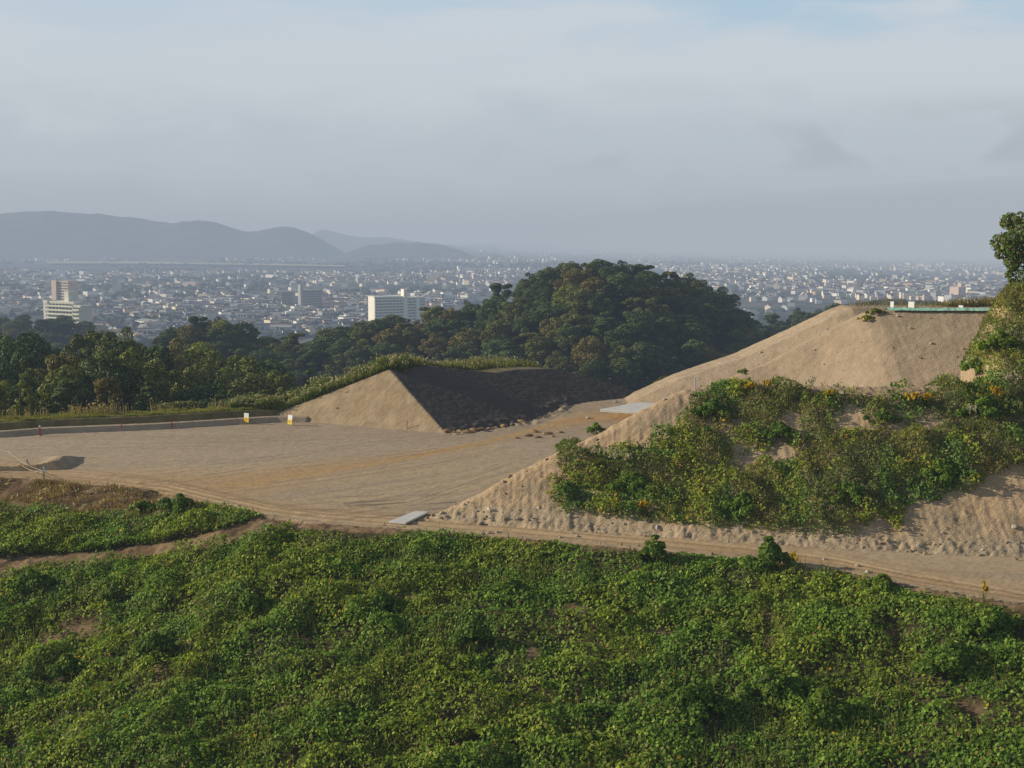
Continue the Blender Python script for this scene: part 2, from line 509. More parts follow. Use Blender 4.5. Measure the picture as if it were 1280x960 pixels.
    emb = np.where(shadeface[..., None], lerp3((0.112, 0.096, 0.082), (0.124, 0.105, 0.089), sstep(0.3, 0.7, fbm(X * .5, Y * .5 + Z, 4, 61))), emb)  # shade of the face turned from the sun is deepened in the soil colour
    crest = (Z > PL2(X, Y) - 0.12) & shadeface & (Z < PL2(X, Y) + 1) 
    topm = (np.minimum(PL1(X, Y), PL2(X, Y)) - Z) > 0.25
    emb = np.where((topm & (reg == 2))[..., None], np.asarray((0.20, 0.16, 0.085)), emb)
    back = lerp3((0.10, 0.085, 0.04), (0.20, 0.16, 0.08), nf)
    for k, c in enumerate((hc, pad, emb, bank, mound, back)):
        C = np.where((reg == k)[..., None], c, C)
    C = np.where((reg == 0)[..., None], C * 1.1, np.where((reg == 2)[..., None] & shadeface[..., None], C, C * GAIN))
    stone = np.select([reg == 0, reg == 1, reg == 2, reg == 3, reg == 4], [0.4, 0.12, 0.35, 0.7, 0.6], 0.3) * np.where(reg == 2, ~shadeface, 1)
    return C, stone


def build_site():
    us = np.linspace(-0.60, 0.60, 1180)
    Ys = np.concatenate([np.arange(46, 80, 0.32), np.arange(80, 112, 0.14), np.arange(112, 128, 0.15), np.arange(128, 150, 0.10), np.arange(150, 160, 0.17), np.arange(160, 262, 0.9)])
    U, Y = np.meshgrid(us, Ys)
    X = U * Y
    Z, R = site_height(X, Y)
    R = R.copy()
    C, S = site_colors(X, Y, Z, R)
    P = np.stack([X, Y, Z], -1)
    gx = np.gradient(P, axis=1); gy = np.gradient(P, axis=0)
    N = np.cross(gx, gy); N /= np.linalg.norm(N, axis=-1, keepdims=True)
    nr, nc = X.shape
    idx = np.arange(nr * nc).reshape(nr, nc)
    Q = np.stack([idx[:-1, :-1], idx[:-1, 1:], idx[1:, 1:], idx[1:, :-1]], -1).reshape(-1, 4)
    RF = R[:-1, :-1].ravel()
    names = {0: "hillside_ground", 1: "dirt_ground", 2: "earth_embankment", 3: "earth_bank", 4: "earth_mound", 5: "rough_ground"}
    labels = {0: "sloping ground under the vines below the dirt track", 1: "levelled bare dirt pad with tyre marks and ochre haul route",
              2: "pyramid shaped dirt embankment with one sunlit face and one black shaded face",
              3: "dirt bank partly covered with weeds rising behind the dirt track", 4: "big bare dirt mound with sloping face under the green sheet strip",
              5: "rough grassy ground falling away behind the dirt pad"}
    Pf, Cf, Sf, Nf = P.reshape(-1, 3), C.reshape(-1, 3), S.ravel(), N.reshape(-1, 3)
    for k, nm in names.items():
        q = Q[RF == k]
        if not len(q): continue
        used, inv = np.unique(q.ravel(), return_inverse=True)
        me = np_mesh(nm, Pf[used], [inv.reshape(-1, 4)], M_EARTH, smooth=True)
        a = me.attributes.new("Col", 'FLOAT_COLOR', 'POINT')
        c = np.concatenate([Cf[used], Sf[used][:, None]], 1).astype(np.float32)
        a.data.foreach_set("color", c.ravel())
        me.normals_split_custom_set_from_vertices(Nf[used].tolist())
        props(link(nm, me), labels[k], kind="structure")


# ------------------------------------------------------------------ foliage primitives
LEAF5 = np.array([(-0.42, 0.25), (-0.30, -0.42), (0.30, -0.42), (0.42, 0.25), (0.0, 0.62)])
LEAF4 = np.array([(-0.5, -0.15), (0.0, -0.5), (0.5, -0.1), (0.05, 0.5)])


def leaf_geo(P, N, size, rng, shape=LEAF5, fold=0.0):
    n = len(P)
    N = N / np.linalg.norm(N, axis=1, keepdims=True)
    r = rng.normal(size=(n, 3))
    T = np.cross(N, r); T /= np.linalg.norm(T, axis=1, keepdims=True) + 1e-9
    B = np.cross(N, T)
    k = len(shape)
    sh = shape[None] * (1 + 0.25 * rng.normal(size=(n, k, 1)).clip(-1, 1))
    V = P[:, None] + (T[:, None] * sh[..., :1] + B[:, None] * sh[..., 1:]) * size[:, None, None]
    return V.reshape(-1, 3), np.arange(n * k).reshape(n, k)


def pick_colors(n, rng, pal, w, jit=0.18):
    pal = np.asarray(pal, float)
    c = pal[rng.choice(len(pal), n, p=np.asarray(w) / np.sum(w))]
    return c * (1 + jit * rng.normal(size=(n, 1))).clip(0.45, 1.7)


def blades(P, rng, h, w, lean=0.35):
    n = len(P)
    a = rng.uniform(0, 2 * math.pi, n)
    D = np.stack([np.cos(a), np.sin(a), np.zeros(n)], 1)
    b = rng.uniform(0, 2 * math.pi, n)
    Wd = np.stack([np.cos(b), np.sin(b), np.zeros(n)], 1) * (w * 0.5)[:, None]
    up = np.array([0, 0, 1.0])
    l = lean * rng.uniform(0.2, 1.5, n)
    mid = P + up * (h * 0.55)[:, None] + D * (h * l * 0.3)[:, None]
    tip = P + up * (h * (1 - 0.25 * l))[:, None] + D * (h * l)[:, None]
    V = np.stack([P - Wd, P + Wd, mid + Wd * 0.8, mid - Wd * 0.8, tip], 1)
    base = np.arange(n)[:, None] * 5
    return V.reshape(-1, 3), np.concatenate([base + [0, 1, 2, 3]], 0), base + [3, 2, 4]


KUDZU = [(0.150, 0.225, 0.034), (0.100, 0.165, 0.028), (0.205, 0.275, 0.042), (0.290, 0.335, 0.062), (0.25, 0.20, 0.06), (0.14, 0.10, 0.05)]


HOLLOWS = [(603, 792, 13, 15), (893, 908, 20, 26), (152, 752, 15, 12), (218, 816, 26, 15), (70, 846, 20, 16), (318, 754, 10, 9), (1062, 872, 24, 14), (1215, 882, 26, 16), (1008, 848, 14, 9), (790, 862, 12, 22), (640, 862, 8, 12),
           (385, 800, 10, 16), (497, 752, 14, 6), (655, 790, 6, 14), (865, 862, 16, 8), (960, 805, 8, 18), (735, 765, 12, 7), (425, 770, 7, 7), (1120, 800, 9, 14), (1275, 800, 12, 16), (15, 930, 14, 24), (560, 905, 10, 8), (1180, 800, 14, 8), (300, 880, 14, 7)]


def hollow_mask(px, py):
    m = np.zeros(np.shape(px))
    for cx, cy, rx, ry in HOLLOWS:
        m = np.maximum(m, np.exp(-(((px - cx) / rx) ** 2 + ((py - cy) / ry) ** 2) ** 1.5))
    return m


def canopy_h(X, Y):
    a = fbm(X * 0.16, Y * 0.16, 4, 80)
    b = fbm(X * 0.55, Y * 0.55, 3, 81)
    return np.clip(0.25 + 1.0 * (a - 0.38) + 1.6 * (b - 0.42), 0.10, None)


def build_kudzu():
    rng = np.random.default_rng(5)
    n = 590000
    u = rng.uniform(-0.44, 0.47, n)
    Y = np.sqrt(rng.uniform(52 ** 2, 112 ** 2, n))
    X = u * Y
    yn = np.interp(X, NEAR[:, 0], NEAR[:, 1])
    Z, R = site_height(X, Y)
    px, py = pix(X, Y, Z)
    upper = np.interp(px, [-200, 0, 100, 180, 230, 300, 345, 372, 420, 470, 520, 560, 640, 720, 800, 850, 950, 1050, 1130, 1200, 1280, 1500],
                      [632, 632, 640, 640, 626, 636, 640, 662, 668, 672, 668, 670, 674, 684, 692, 690, 700, 718, 738, 750, 766, 806])
    edge = sstep(-3, 8, py - upper + 10 * (fbm(X * .8, Y * .8, 3, 90) - 0.5))
    bm = bare_mask(px, py)
    patch = sstep(0.30, 0.44, fbm(X * 0.30, Y * 0.30, 4, 91))
    hol = hollow_mask(px, py)
    keep = (R == 0) & (rng.uniform(size=n) < edge * (1 - bm) * (0.35 + 0.65 * patch) * (1 - .72 * hol))
    X, Y, Z, px, py = X[keep], Y[keep], Z[keep], px[keep], py[keep]
    upper = upper[keep]
    dens = sstep(0, 40, py - upper)
    cut = (1 - bare_mask(px, py)) * (1 - .9 * hollow_mask(px, py))
    e = 0.15
    scl = (0.35 + 0.65 * dens) * cut
    H = canopy_h(X, Y) * scl
    hx = (canopy_h(X + e, Y) - canopy_h(X - e, Y)) / (2 * e) * scl
    hy = (canopy_h(X, Y + e) - canopy_h(X, Y - e)) / (2 * e) * scl + 0.235
    m = len(X)
    fr = 1 - 0.75 * rng.uniform(0, 1, m) ** 2.2
    P = np.stack([X, Y, Z + H * fr + rng.normal(0, 0.05, m)], 1)
    N = np.stack([-hx, -hy, np.full(m, 1.0)], 1)
    N /= np.linalg.norm(N, axis=1, keepdims=True)
    N = N + rng.normal(0, 0.68, (m, 3)) + np.array([-0.55, -0.2, 0.0])
    size = rng.uniform(0.11, 0.20, m)
    V, Fc = leaf_geo(P, N, size, rng)
    c = pick_colors(m, rng, KUDZU, [5, 5, 4, 2, 0.35, 0.25])
    tone = fbm(X * 0.22, Y * 0.22, 4, 95)
    c = c * lerp3((1.12, 1.03, 0.9), (0.82, 0.93, 0.97), sstep(0.35, 0.65, tone)) * [1.20, 1.22, 1.08]
    dry = sstep(0.55, 0.75, fbm(X * .5, Y * .5, 3, 96)) * (rng.uniform(size=m) < 0.35)
    c = lerp3(c, (0.20, 0.165, 0.065), dry * 0.5)
    yel = rng.uniform(size=m) < 0.003 * sstep(0.55, 0.72, fbm(X * .5, Y * .5, 3, 97)) * 6
    c[yel] = (0.55, 0.32, 0.02)
    me = np_mesh("kudzu", V, [Fc], M_LEAF, np.repeat(c, 5, 0))
    props(link("kudzu_vines", me), "dense carpet of green leafy vines covering the near hillside", kind="stuff")
    # thin grass blades and stalks among the vines
    n = 26000
    k = rng.choice(len(X), n)
    t = fbm(X[k] * .35, Y[k] * .35, 3, 98) + rng.normal(0, .06, n)
    k = k[t > 0.52]
    n = len(k)
    Pb = np.stack([X[k], Y[k], Z[k] + H[k] * 0.4], 1) + rng.normal(0, 0.08, (n, 3))
    V, q, t3 = blades(Pb, rng, rng.uniform(0.35, 0.95, n), rng.uniform(0.02, 0.045, n))
    c = pick_colors(n, rng, [(0.16, 0.19, 0.05), (0.25, 0.2, 0.09), (0.22, 0.13, 0.07), (0.1, 0.14, 0.04)], [4, 3, 1, 3])
    me = np_mesh("grass", V, [q, t3], M_GRASS, np.repeat(c, 5, 0))
    props(link("tall_grass", me), "loose tufts of grass growing up between the vines", kind="stuff")


VEG_POLY = [(703, 548), (692, 585), (684, 622), (705, 640), (760, 648), (830, 655), (900, 668), (965, 672), (1020, 676), (1075, 672), (1095, 640), (1120, 668), (1140, 640), (1180, 622), (1230, 606), (1300, 582),
            (1420, 560), (1420, 300), (1214, 340), (1205, 395), (1194, 425), (1182, 455), (1174, 486), (1150, 492), (1090, 496), (1020, 490), (980, 486), (930, 480), (885, 486), (858, 500), (845, 525), (835, 548), (800, 560), (770, 552), (740, 568)]


def build_bank_veg():
    rng = np.random.default_rng(8)
    n = 620000
    X = rng.uniform(-4, 56, n)
    Y = rng.uniform(82, 132, n)
    Z, R = site_height(X, Y)
    px, py = pix(X, Y, Z)
    ok = (R == 3) & (px < 1400)
    X, Y, Z, px, py = X[ok], Y[ok], Z[ok], px[ok], py[ok]
    wob = 26 * (fbm(X * 0.9, Z * 0.9 + Y * .3, 3, 101) - 0.5)
    inside = inpoly(px + wob, py + wob * 0.7, VEG_POLY)
    a = fbm(X * 0.28, Z * 0.45, 4, 103)
    b = fbm(X * 0.9, Z * 1.1, 3, 104)
    thick = sstep(600, 660, py) * 0.2 + sstep(1150, 1220, px) * 0.35 + 0.10 * sstep(560, 600, py) + 0.16 * sstep(520, 495, py)
    f = sstep(0.29, 0.45, a * 0.6 + b * 0.4 + thick - 0.09 * np.exp(-(((px - 850) / 130) ** 2 + ((py - 550) / 36) ** 2)) - 0.07 * np.exp(-(((px - 1120) / 90) ** 2 + ((py - 535) / 22) ** 2)))
    f = np.where(inside, f, 0)
    d1, d2 = bank_parts(X, Y)
    f = f * sstep(0.6, 1.6, d1) * (d1 < np.where(px > 1180, 48, 26))
    keep = rng.uniform(size=len(X)) < f * 0.9
    X, Y, Z, px, py, f, a, b = (k[keep] for k in (X, Y, Z, px, py, f, a, b))
    m = len(X)
    H = f * np.clip(0.15 + 1.6 * (b - 0.35) + 0.9 * (a - 0.4), 0.1, 1.2) * (1 + 0.5 * sstep(1150, 1250, px))
    fr = 1 - rng.uniform(0, 1, m) ** 2
    up = np.array([0, -0.45, 0.85])
    P = np.stack([X, Y, Z], 1) + up * (H * fr)[:, None] + rng.normal(0, 0.07, (m, 3))
    kind = rng.uniform(size=m)
    dryz = sstep(0.45, 0.6, fbm(X * 0.45, Z * 0.6, 3, 105) + 0.08 * sstep(560, 500, py))
    leafy = kind > (0.05 + 0.34 * dryz)
    # leaves
    Pl = P[leafy]; k = len(Pl)
    N = np.array([-0.45, -0.5, 0.6]) + rng.normal(0, 0.6, (k, 3))
    V, Fc = leaf_geo(Pl, N, rng.uniform(0.10, 0.20, k), rng)
    c = pick_colors(k, rng, KUDZU + [(0.13, 0.17, 0.07)], [5, 5, 4, 2, 0.6, 0.5, 1.5])
    tone = fbm(X[leafy] * 0.5, Z[leafy] * 0.7, 3, 106)
    c = c * lerp3((1.3, 1.1, 0.85), (0.72, 0.86, 1.0), sstep(0.38, 0.62, tone))
    c = lerp3(c, (0.19, 0.155, 0.075), dryz[leafy] * 0.28) * 1.18
    yel = rng.uniform(size=k) < 0.02 * sstep(0.5, 0.7, fbm(X[leafy] * .35, Z[leafy] * .5, 3, 107))
    c[yel] = (0.6, 0.36, 0.02)
    me = np_mesh("weeds", V, [Fc], M_LEAF, np.repeat(c, 5, 0))
    props(link("leafy_weeds", me), "patchy green weeds and vines growing over the dirt bank", kind="stuff")
    # dry grass
    Pg = P[~leafy]; g = len(Pg)
    sel = rng.uniform(size=g) < 0.8
    Pg = Pg[sel] - np.array([0, 0, 0.1]); g = len(Pg)
    V, q, t3 = blades(Pg, rng, rng.uniform(0.2, 0.6, g), rng.uniform(0.025, 0.05, g), 0.7)
    c = pick_colors(g, rng, [(0.17, 0.17, 0.06), (0.27, 0.21, 0.11), (0.22, 0.14, 0.08), (0.12, 0.14, 0.04)], [4, 3, 2, 3])
    me = np_mesh("dry", V, [q, t3], M_GRASS, np.repeat(c, 5, 0))
    props(link("dry_bank_grass", me), "dry brown and green grass tufts between weeds on the dirt bank", kind="stuff")


def grass_field(name, label, n, sampler, hrange, wrange, pal, w, lean=0.35, plume=0.0, seed=1, plume_col=(0.42, 0.36, 0.27)):
    rng = np.random.default_rng(seed)
    X, Y = sampler(rng, n)
    Z, R = site_height(X, Y)
    n = len(X)
    P = np.stack([X, Y, Z - 0.03], 1)
    clump = fbm(X * 0.8, Y * 0.8, 3, seed + 300)
    h = rng.uniform(*hrange, n) * (0.15 + 1.7 * clump ** 1.4)
    V, q, t3 = blades(P, rng, h, rng.uniform(*wrange, n), lean)
    c = np.repeat(pick_colors(n, rng, pal, w) * (0.75 + 0.5 * fbm(X * .5, Y * .5, 3, seed + 301))[:, None], 5, 0)
    faces = [q, t3]
    if plume:
        k = np.where(rng.uniform(size=n) < plume)[0]
        tip = V.reshape(-1, 5, 3)[k, 4]
        Vp, Fp = leaf_geo(tip + np.array([0, 0, 0.05]), rng.normal(0, 1, (len(k), 3)) * [1, 1, .2], rng.uniform(0.14, 0.3, len(k)), rng, np.array([(-0.2, -0.5), (0.2, -0.5), (0.25, 0.2), (0, 0.6), (-0.25, 0.2)]))
        faces = [q, t3, Fp + len(V)]
        V = np.concatenate([V, Vp]); c = np.concatenate([c, np.repeat(pick_colors(len(k), rng, [plume_col], [1]), 5, 0)])
    me = np_mesh(name, V, faces, M_GRASS, c)
    return props(link(name, me), label, kind="stuff")


def build_grasses():
    def far_strip(rng, n):
        X = rng.uniform(-66, -22, n)
        yf = np.interp(X, FAR[:, 0], FAR[:, 1])
        return X, yf + 4.2 + rng.uniform(0, 1, n) ** 1.5 * 7
    grass_field("verge_grass", "short yellow green grass along the far edge of the dirt pad", 30000, far_strip, (0.12, 0.38), (0.03, 0.07),
                [(0.24, 0.25, 0.06), (0.32, 0.27, 0.08), (0.17, 0.2, 0.05)], [4, 3, 3], 0.4, 0, 21)

    def far_tall(rng, n):
        X = rng.uniform(-52, -22, n)
        yf = np.interp(X, FAR[:, 0], FAR[:, 1])
        Y = yf + 6.5 + rng.uniform(0, 4, n)
        k = fbm(X * 0.5, Y * 0.5, 3, 321) > 0.54
        return X[k], Y[k]
    grass_field("dry_stalks", "tall straw coloured stalks behind the far edge of the dirt pad", 2200, far_tall, (0.5, 1.5), (0.03, 0.06),
                [(0.33, 0.24, 0.13), (0.26, 0.15, 0.08), (0.2, 0.2, 0.07)], [4, 2, 2], 0.22, 0.25, 22, (0.36, 0.27, 0.17))

    def ridge(rng, n):
        s = rng.uniform(-0.28, 1.12, n)
        q = rng.uniform(0.15, 5.0, n)
        X = pL[0] + dLA[0] * s * lLA - dLA[1] * q
        Y = pL[1] + dLA[1] * s * lLA + dLA[0] * q
        return X, Y
    grass_field("ridge_grass", "green grass with pale seed heads on the back of the embankment", 30000, ridge, (0.6, 1.45), (0.04, 0.09),
                [(0.13, 0.19, 0.045), (0.2, 0.24, 0.06), (0.25, 0.23, 0.08), (0.09, 0.13, 0.035)], [4, 4, 2, 2], 0.4, 0.05, 23)

    def crest(rng, n):
        t = rng.uniform(0.5, 31, n)
        qq = rng.uniform(0.3, 5, n)
        X = pA[0] + dBR[0] * t - dBR[1] * qq
        Y = pA[1] + dBR[1] * t + dBR[0] * qq
        k = rng.uniform(size=n) < np.interp(t, [0, 14, 16, 24, 25, 31], [0.9, 0.9, 0.5, 0.5, 0.12, 0.06])
        return X[k], Y[k]
    grass_field("crest_grass", "yellow green grass along the top of the black shaded slope", 16000, crest, (0.35, 1.1), (0.04, 0.08),
                [(0.2, 0.23, 0.05), (0.28, 0.26, 0.09), (0.14, 0.17, 0.05), (0.3, 0.24, 0.15)], [4, 3, 3, 1], 0.4, 0.06, 24)

    def near_left(rng, n):
        X = rng.uniform(-52, -15, n)
        yn = np.interp(X, NEAR[:, 0], NEAR[:, 1])
        Y = yn + 0.6 - rng.uniform(0, 1, n) * 13
        Z, R = site_height(X, Y)
        px, py = pix(X, Y, Z)
        up = np.interp(px, [-200, 60, 130, 200, 270, 330], [592, 600, 606, 618, 634, 644])
        k = (py < 650) & (py > up) & (px < 330) & (rng.uniform(size=n) < sstep(0.3, 0.55, fbm(X * .6, Y * .6, 3, 330)))
        return X[k], Y[k]
    grass_field("dry_grass", "reddish dry grass on the left rim of the dirt pad", 60000, near_left, (0.12, 0.5), (0.03, 0.06),
                [(0.30, 0.20, 0.10), (0.25, 0.16, 0.09), (0.2, 0.18, 0.06), (0.36, 0.27, 0.15)], [4, 3, 2, 2], 0.5, 0.02, 25)

    def mound_top(rng, n):
        A, Bp = onY(1075, 386, 150)[0], onY(1300, 384, 150)[0]
        X = rng.uniform(A, Bp, n)
        Y = 151.5 + rng.uniform(0, 4, n)
        k = rng.uniform(size=n) < np.where(X > onY(1185, 384, 150)[0], 1.0, 0.07) * (X < 58)
        return X[k], Y[k]
    grass_field("brown_top_grass", "brown grass on the top of the big dirt mound behind the green sheet", 6000, mound_top, (0.4, 1.1), (0.04, 0.08),
                [(0.26, 0.2, 0.09), (0.2, 0.17, 0.06), (0.16, 0.18, 0.05)], [4, 3, 2], 0.35, 0.04, 26)

    def path(rng, n):
        X = rng.uniform(-40, -10, n); Y = rng.uniform(75, 108, n)
        Z, R = site_height(X, Y)
        px, py = pix(X, Y, Z)
        k = inpoly(px, py, PATH_POLY) & (rng.uniform(size=n) < 0.5 * sstep(0.45, 0.6, fbm(X, Y, 3, 331)))
        return X[k], Y[k]
    grass_field("path_grass", "sparse dry tufts on the bare earth path between the vines", 40000, path, (0.08, 0.25), (0.02, 0.04),
                [(0.25, 0.19, 0.1), (0.16, 0.17, 0.06)], [2, 1], 0.5, 0, 27)


# ------------------------------------------------------------------ bushes and single plants
def ground(px, py):
    """point of the site ground under a surveyed bearing"""
    d = ray(px, py)
    t = np.linspace(50, 240, 3800)
    Pt = np.array([0, 0, CAMZ])[None] + d[None] * t[:, None]
    Z, R = site_height(Pt[:, 0], Pt[:, 1])
    i = np.argmax(Z > Pt[:, 2])
    return Pt[i][0], Pt[i][1], Z[i]


def lobed_cloud(rng, lobes, n, leaf, bias=0.8, low=-0.4):
    L = np.asarray(lobes)
    w = L[:, 3] ** 2
    k = rng.choice(len(L), n, p=w / w.sum())
    d = rng.normal(size=(n, 3)); d /= np.linalg.norm(d, axis=1, keepdims=True)
    d[:, 2] = np.where(d[:, 2] < low, -d[:, 2], d[:, 2])
    r = L[k, 3] * (0.72 + 0.36 * rng.uniform(size=n) ** 0.7)
    P = L[k, :3] + d * r[:, None] * np.array([1, 1, 0.85])
    inside = np.zeros(n, bool)
    for j, (x, y, z, R) in enumerate(L):
        inside |= (np.linalg.norm((P - [x, y, z]) / [1, 1, .85], axis=1) < R * 0.68) & (k != j)
    P, d, k = P[~inside], d[~inside], k[~inside]
    n = len(P)
    N = d * bias + rng.normal(0, 0.5, (n, 3))
    return P, N, rng.uniform(0.7, 1.3, n) * leaf, k


def bush(px, py, R, H, label, tint=(1, 1, 1), leaf=0.16, n=900, name="bush", cat="bush", group=None, flowers=0, seed=0):
    rng = np.random.default_rng(1000 + seed)
    x, y, z = ground(px, py)
    root = empty(name, (x, y, z - 0.05), 0, label, cat, group)
    R *= 1.15
    lobes = [(0, 0, H * 0.45, min(R, H) * 0.45), (rng.normal(0, .1), 0, H * .82, min(R, H) * .2)]
    for i in range(16):
        a = rng.uniform(0, 6.28); q = math.sqrt(rng.uniform(0.03, 1)); r = R * q * 0.9
        lobes.append((math.cos(a) * r, math.sin(a) * r * 0.75, H * (0.12 + 0.75 * (1 - q) ** 0.8) * rng.uniform(0.6, 1.1), min(R, H) * rng.uniform(0.16, 0.32)))
    P, N, s, k = lobed_cloud(rng, lobes, n, leaf)
    V, Fc = leaf_geo(P, N + [-.2, -.2, .2], s, rng)
    c = pick_colors(len(P), rng, KUDZU, [5, 5, 4, 2, .3, .3], 0.25) * (np.asarray(tint) * [1.12, 0.98, .95])
    if flowers:
        m = (rng.uniform(size=len(P)) < flowers) & (P[:, 2] > H * 0.45)
        c[m] = (0.62, 0.40, 0.02)
    o = link("foliage", np_mesh("foliage", V, [Fc], M_LEAF, np.repeat(c, 5, 0)), root)
    mb = MB()
    for i in range(4):
        l = lobes[1 + i]
        mb.tube([(0, 0, -0.1), (l[0] * .4, l[1] * .4, l[2] * .6), l[:3]], [0.03, 0.022, 0.01], 5)
    mb.build("stem", M_STEM, root, True)
    return root


def goldenrod(px, py, H, label, seed, n=9, group="goldenrod plants"):
    rng = np.random.default_rng(2000 + seed)
    x, y, z = ground(px, py)
    root = empty("goldenrod_plant", (x, y, z - 0.05), 0, label, "plant", group)
    mb = MB(); tips = []; lp = []
    for i in range(n):
        a = rng.uniform(0, 6.28); r = rng.uniform(0, 0.22) * H
        t = np.array([math.cos(a) * r * 1.8, math.sin(a) * r * 1.8, H * rng.uniform(0.7, 1.0)])
        b = np.array([math.cos(a) * r, math.sin(a) * r, 0])
        mb.tube([b, (b + t) / 2 + [0, 0, 0.05], t], [0.014, 0.011, 0.006], 4)
        tips.append(t)
        for q in np.linspace(0.15, 0.8, 12): lp.append(b + (t - b) * q + rng.normal(0, 0.05, 3))
    mb.build("stem", M_STEM, root)
    tips = np.array(tips)
    for tp in tips:
        P = tp + rng.normal(0, 1, (34, 3)).clip(-1.5, 1.5) * [0.045, 0.045, 0.08]
        V, Fc = leaf_geo(P, rng.normal(size=P.shape), rng.uniform(0.10, 0.16, len(P)), rng, LEAF4)
        link("flower_head", np_mesh("flower_head", V, [Fc], M_GRASS, np.repeat(pick_colors(len(P), rng, [(0.62, 0.40, 0.03), (0.5, 0.4, 0.05)], [2, 1]), 4, 0)), root)
    lp = np.array(lp)
    V, Fc = leaf_geo(lp, rng.normal(size=lp.shape) + [0, 0, .6], rng.uniform(0.08, 0.15, len(lp)), rng, np.array([(-0.18, -0.5), (0.18, -0.5), (0.12, 0.3), (0, 0.6), (-0.12, 0.3)]))
    link("leaves", np_mesh("leaves", V, [Fc], M_LEAF, np.repeat(pick_colors(len(lp), rng, [(0.16, 0.2, 0.04), (0.1, 0.14, 0.03)], [1, 1]), 5, 0)), root)


def pampas(px, py, H, label, seed, group="tussocks of plumed grass"):
    rng = np.random.default_rng(3000 + seed)
    x, y, z = ground(px, py)
    root = empty("plumed_grass", (x, y, z - 0.05), 0, label, "grass clump", group)
    P = rng.normal(0, 0.12 * H, (130, 3)) * [1, 1, 0]
    V, q, t3 = blades(P, rng, rng.uniform(0.5, 0.9, 130) * H, rng.uniform(0.02, 0.04, 130), 0.7)
    link("blades", np_mesh("blades", V, [q, t3], M_GRASS, np.repeat(pick_colors(130, rng, [(0.17, 0.2, 0.06), (0.27, 0.22, 0.1)], [2, 1]), 5, 0)), root)
    n = 9
    mb = MB(); pv = []
    for i in range(n):
        a = rng.uniform(0, 6.28); l = rng.uniform(0.1, 0.4) * H
        t = Vector((math.cos(a) * l, math.sin(a) * l, H * rng.uniform(0.85, 1.1)))
        mb.tube([(0, 0, 0), (t.x * .35, t.y * .35, t.z * .6), t], [0.008, 0.007, 0.004], 4)
        for j in range(10): pv.append(t + Vector((rng.normal(0, .03), rng.normal(0, .03), rng.uniform(-.02, .26))))
    mb.build("stalk", M_STEM, root)
    pv = np.array([tuple(p) for p in pv])
    V, Fc = leaf_geo(pv, rng.normal(size=pv.shape) * [1, 1, .3], rng.uniform(0.08, 0.15, len(pv)), rng, LEAF4)
    link("plume", np_mesh("plume", V, [Fc], M_GRASS, np.repeat(pick_colors(len(pv), rng, [(0.46, 0.40, 0.31)], [1]), 4, 0)), root)


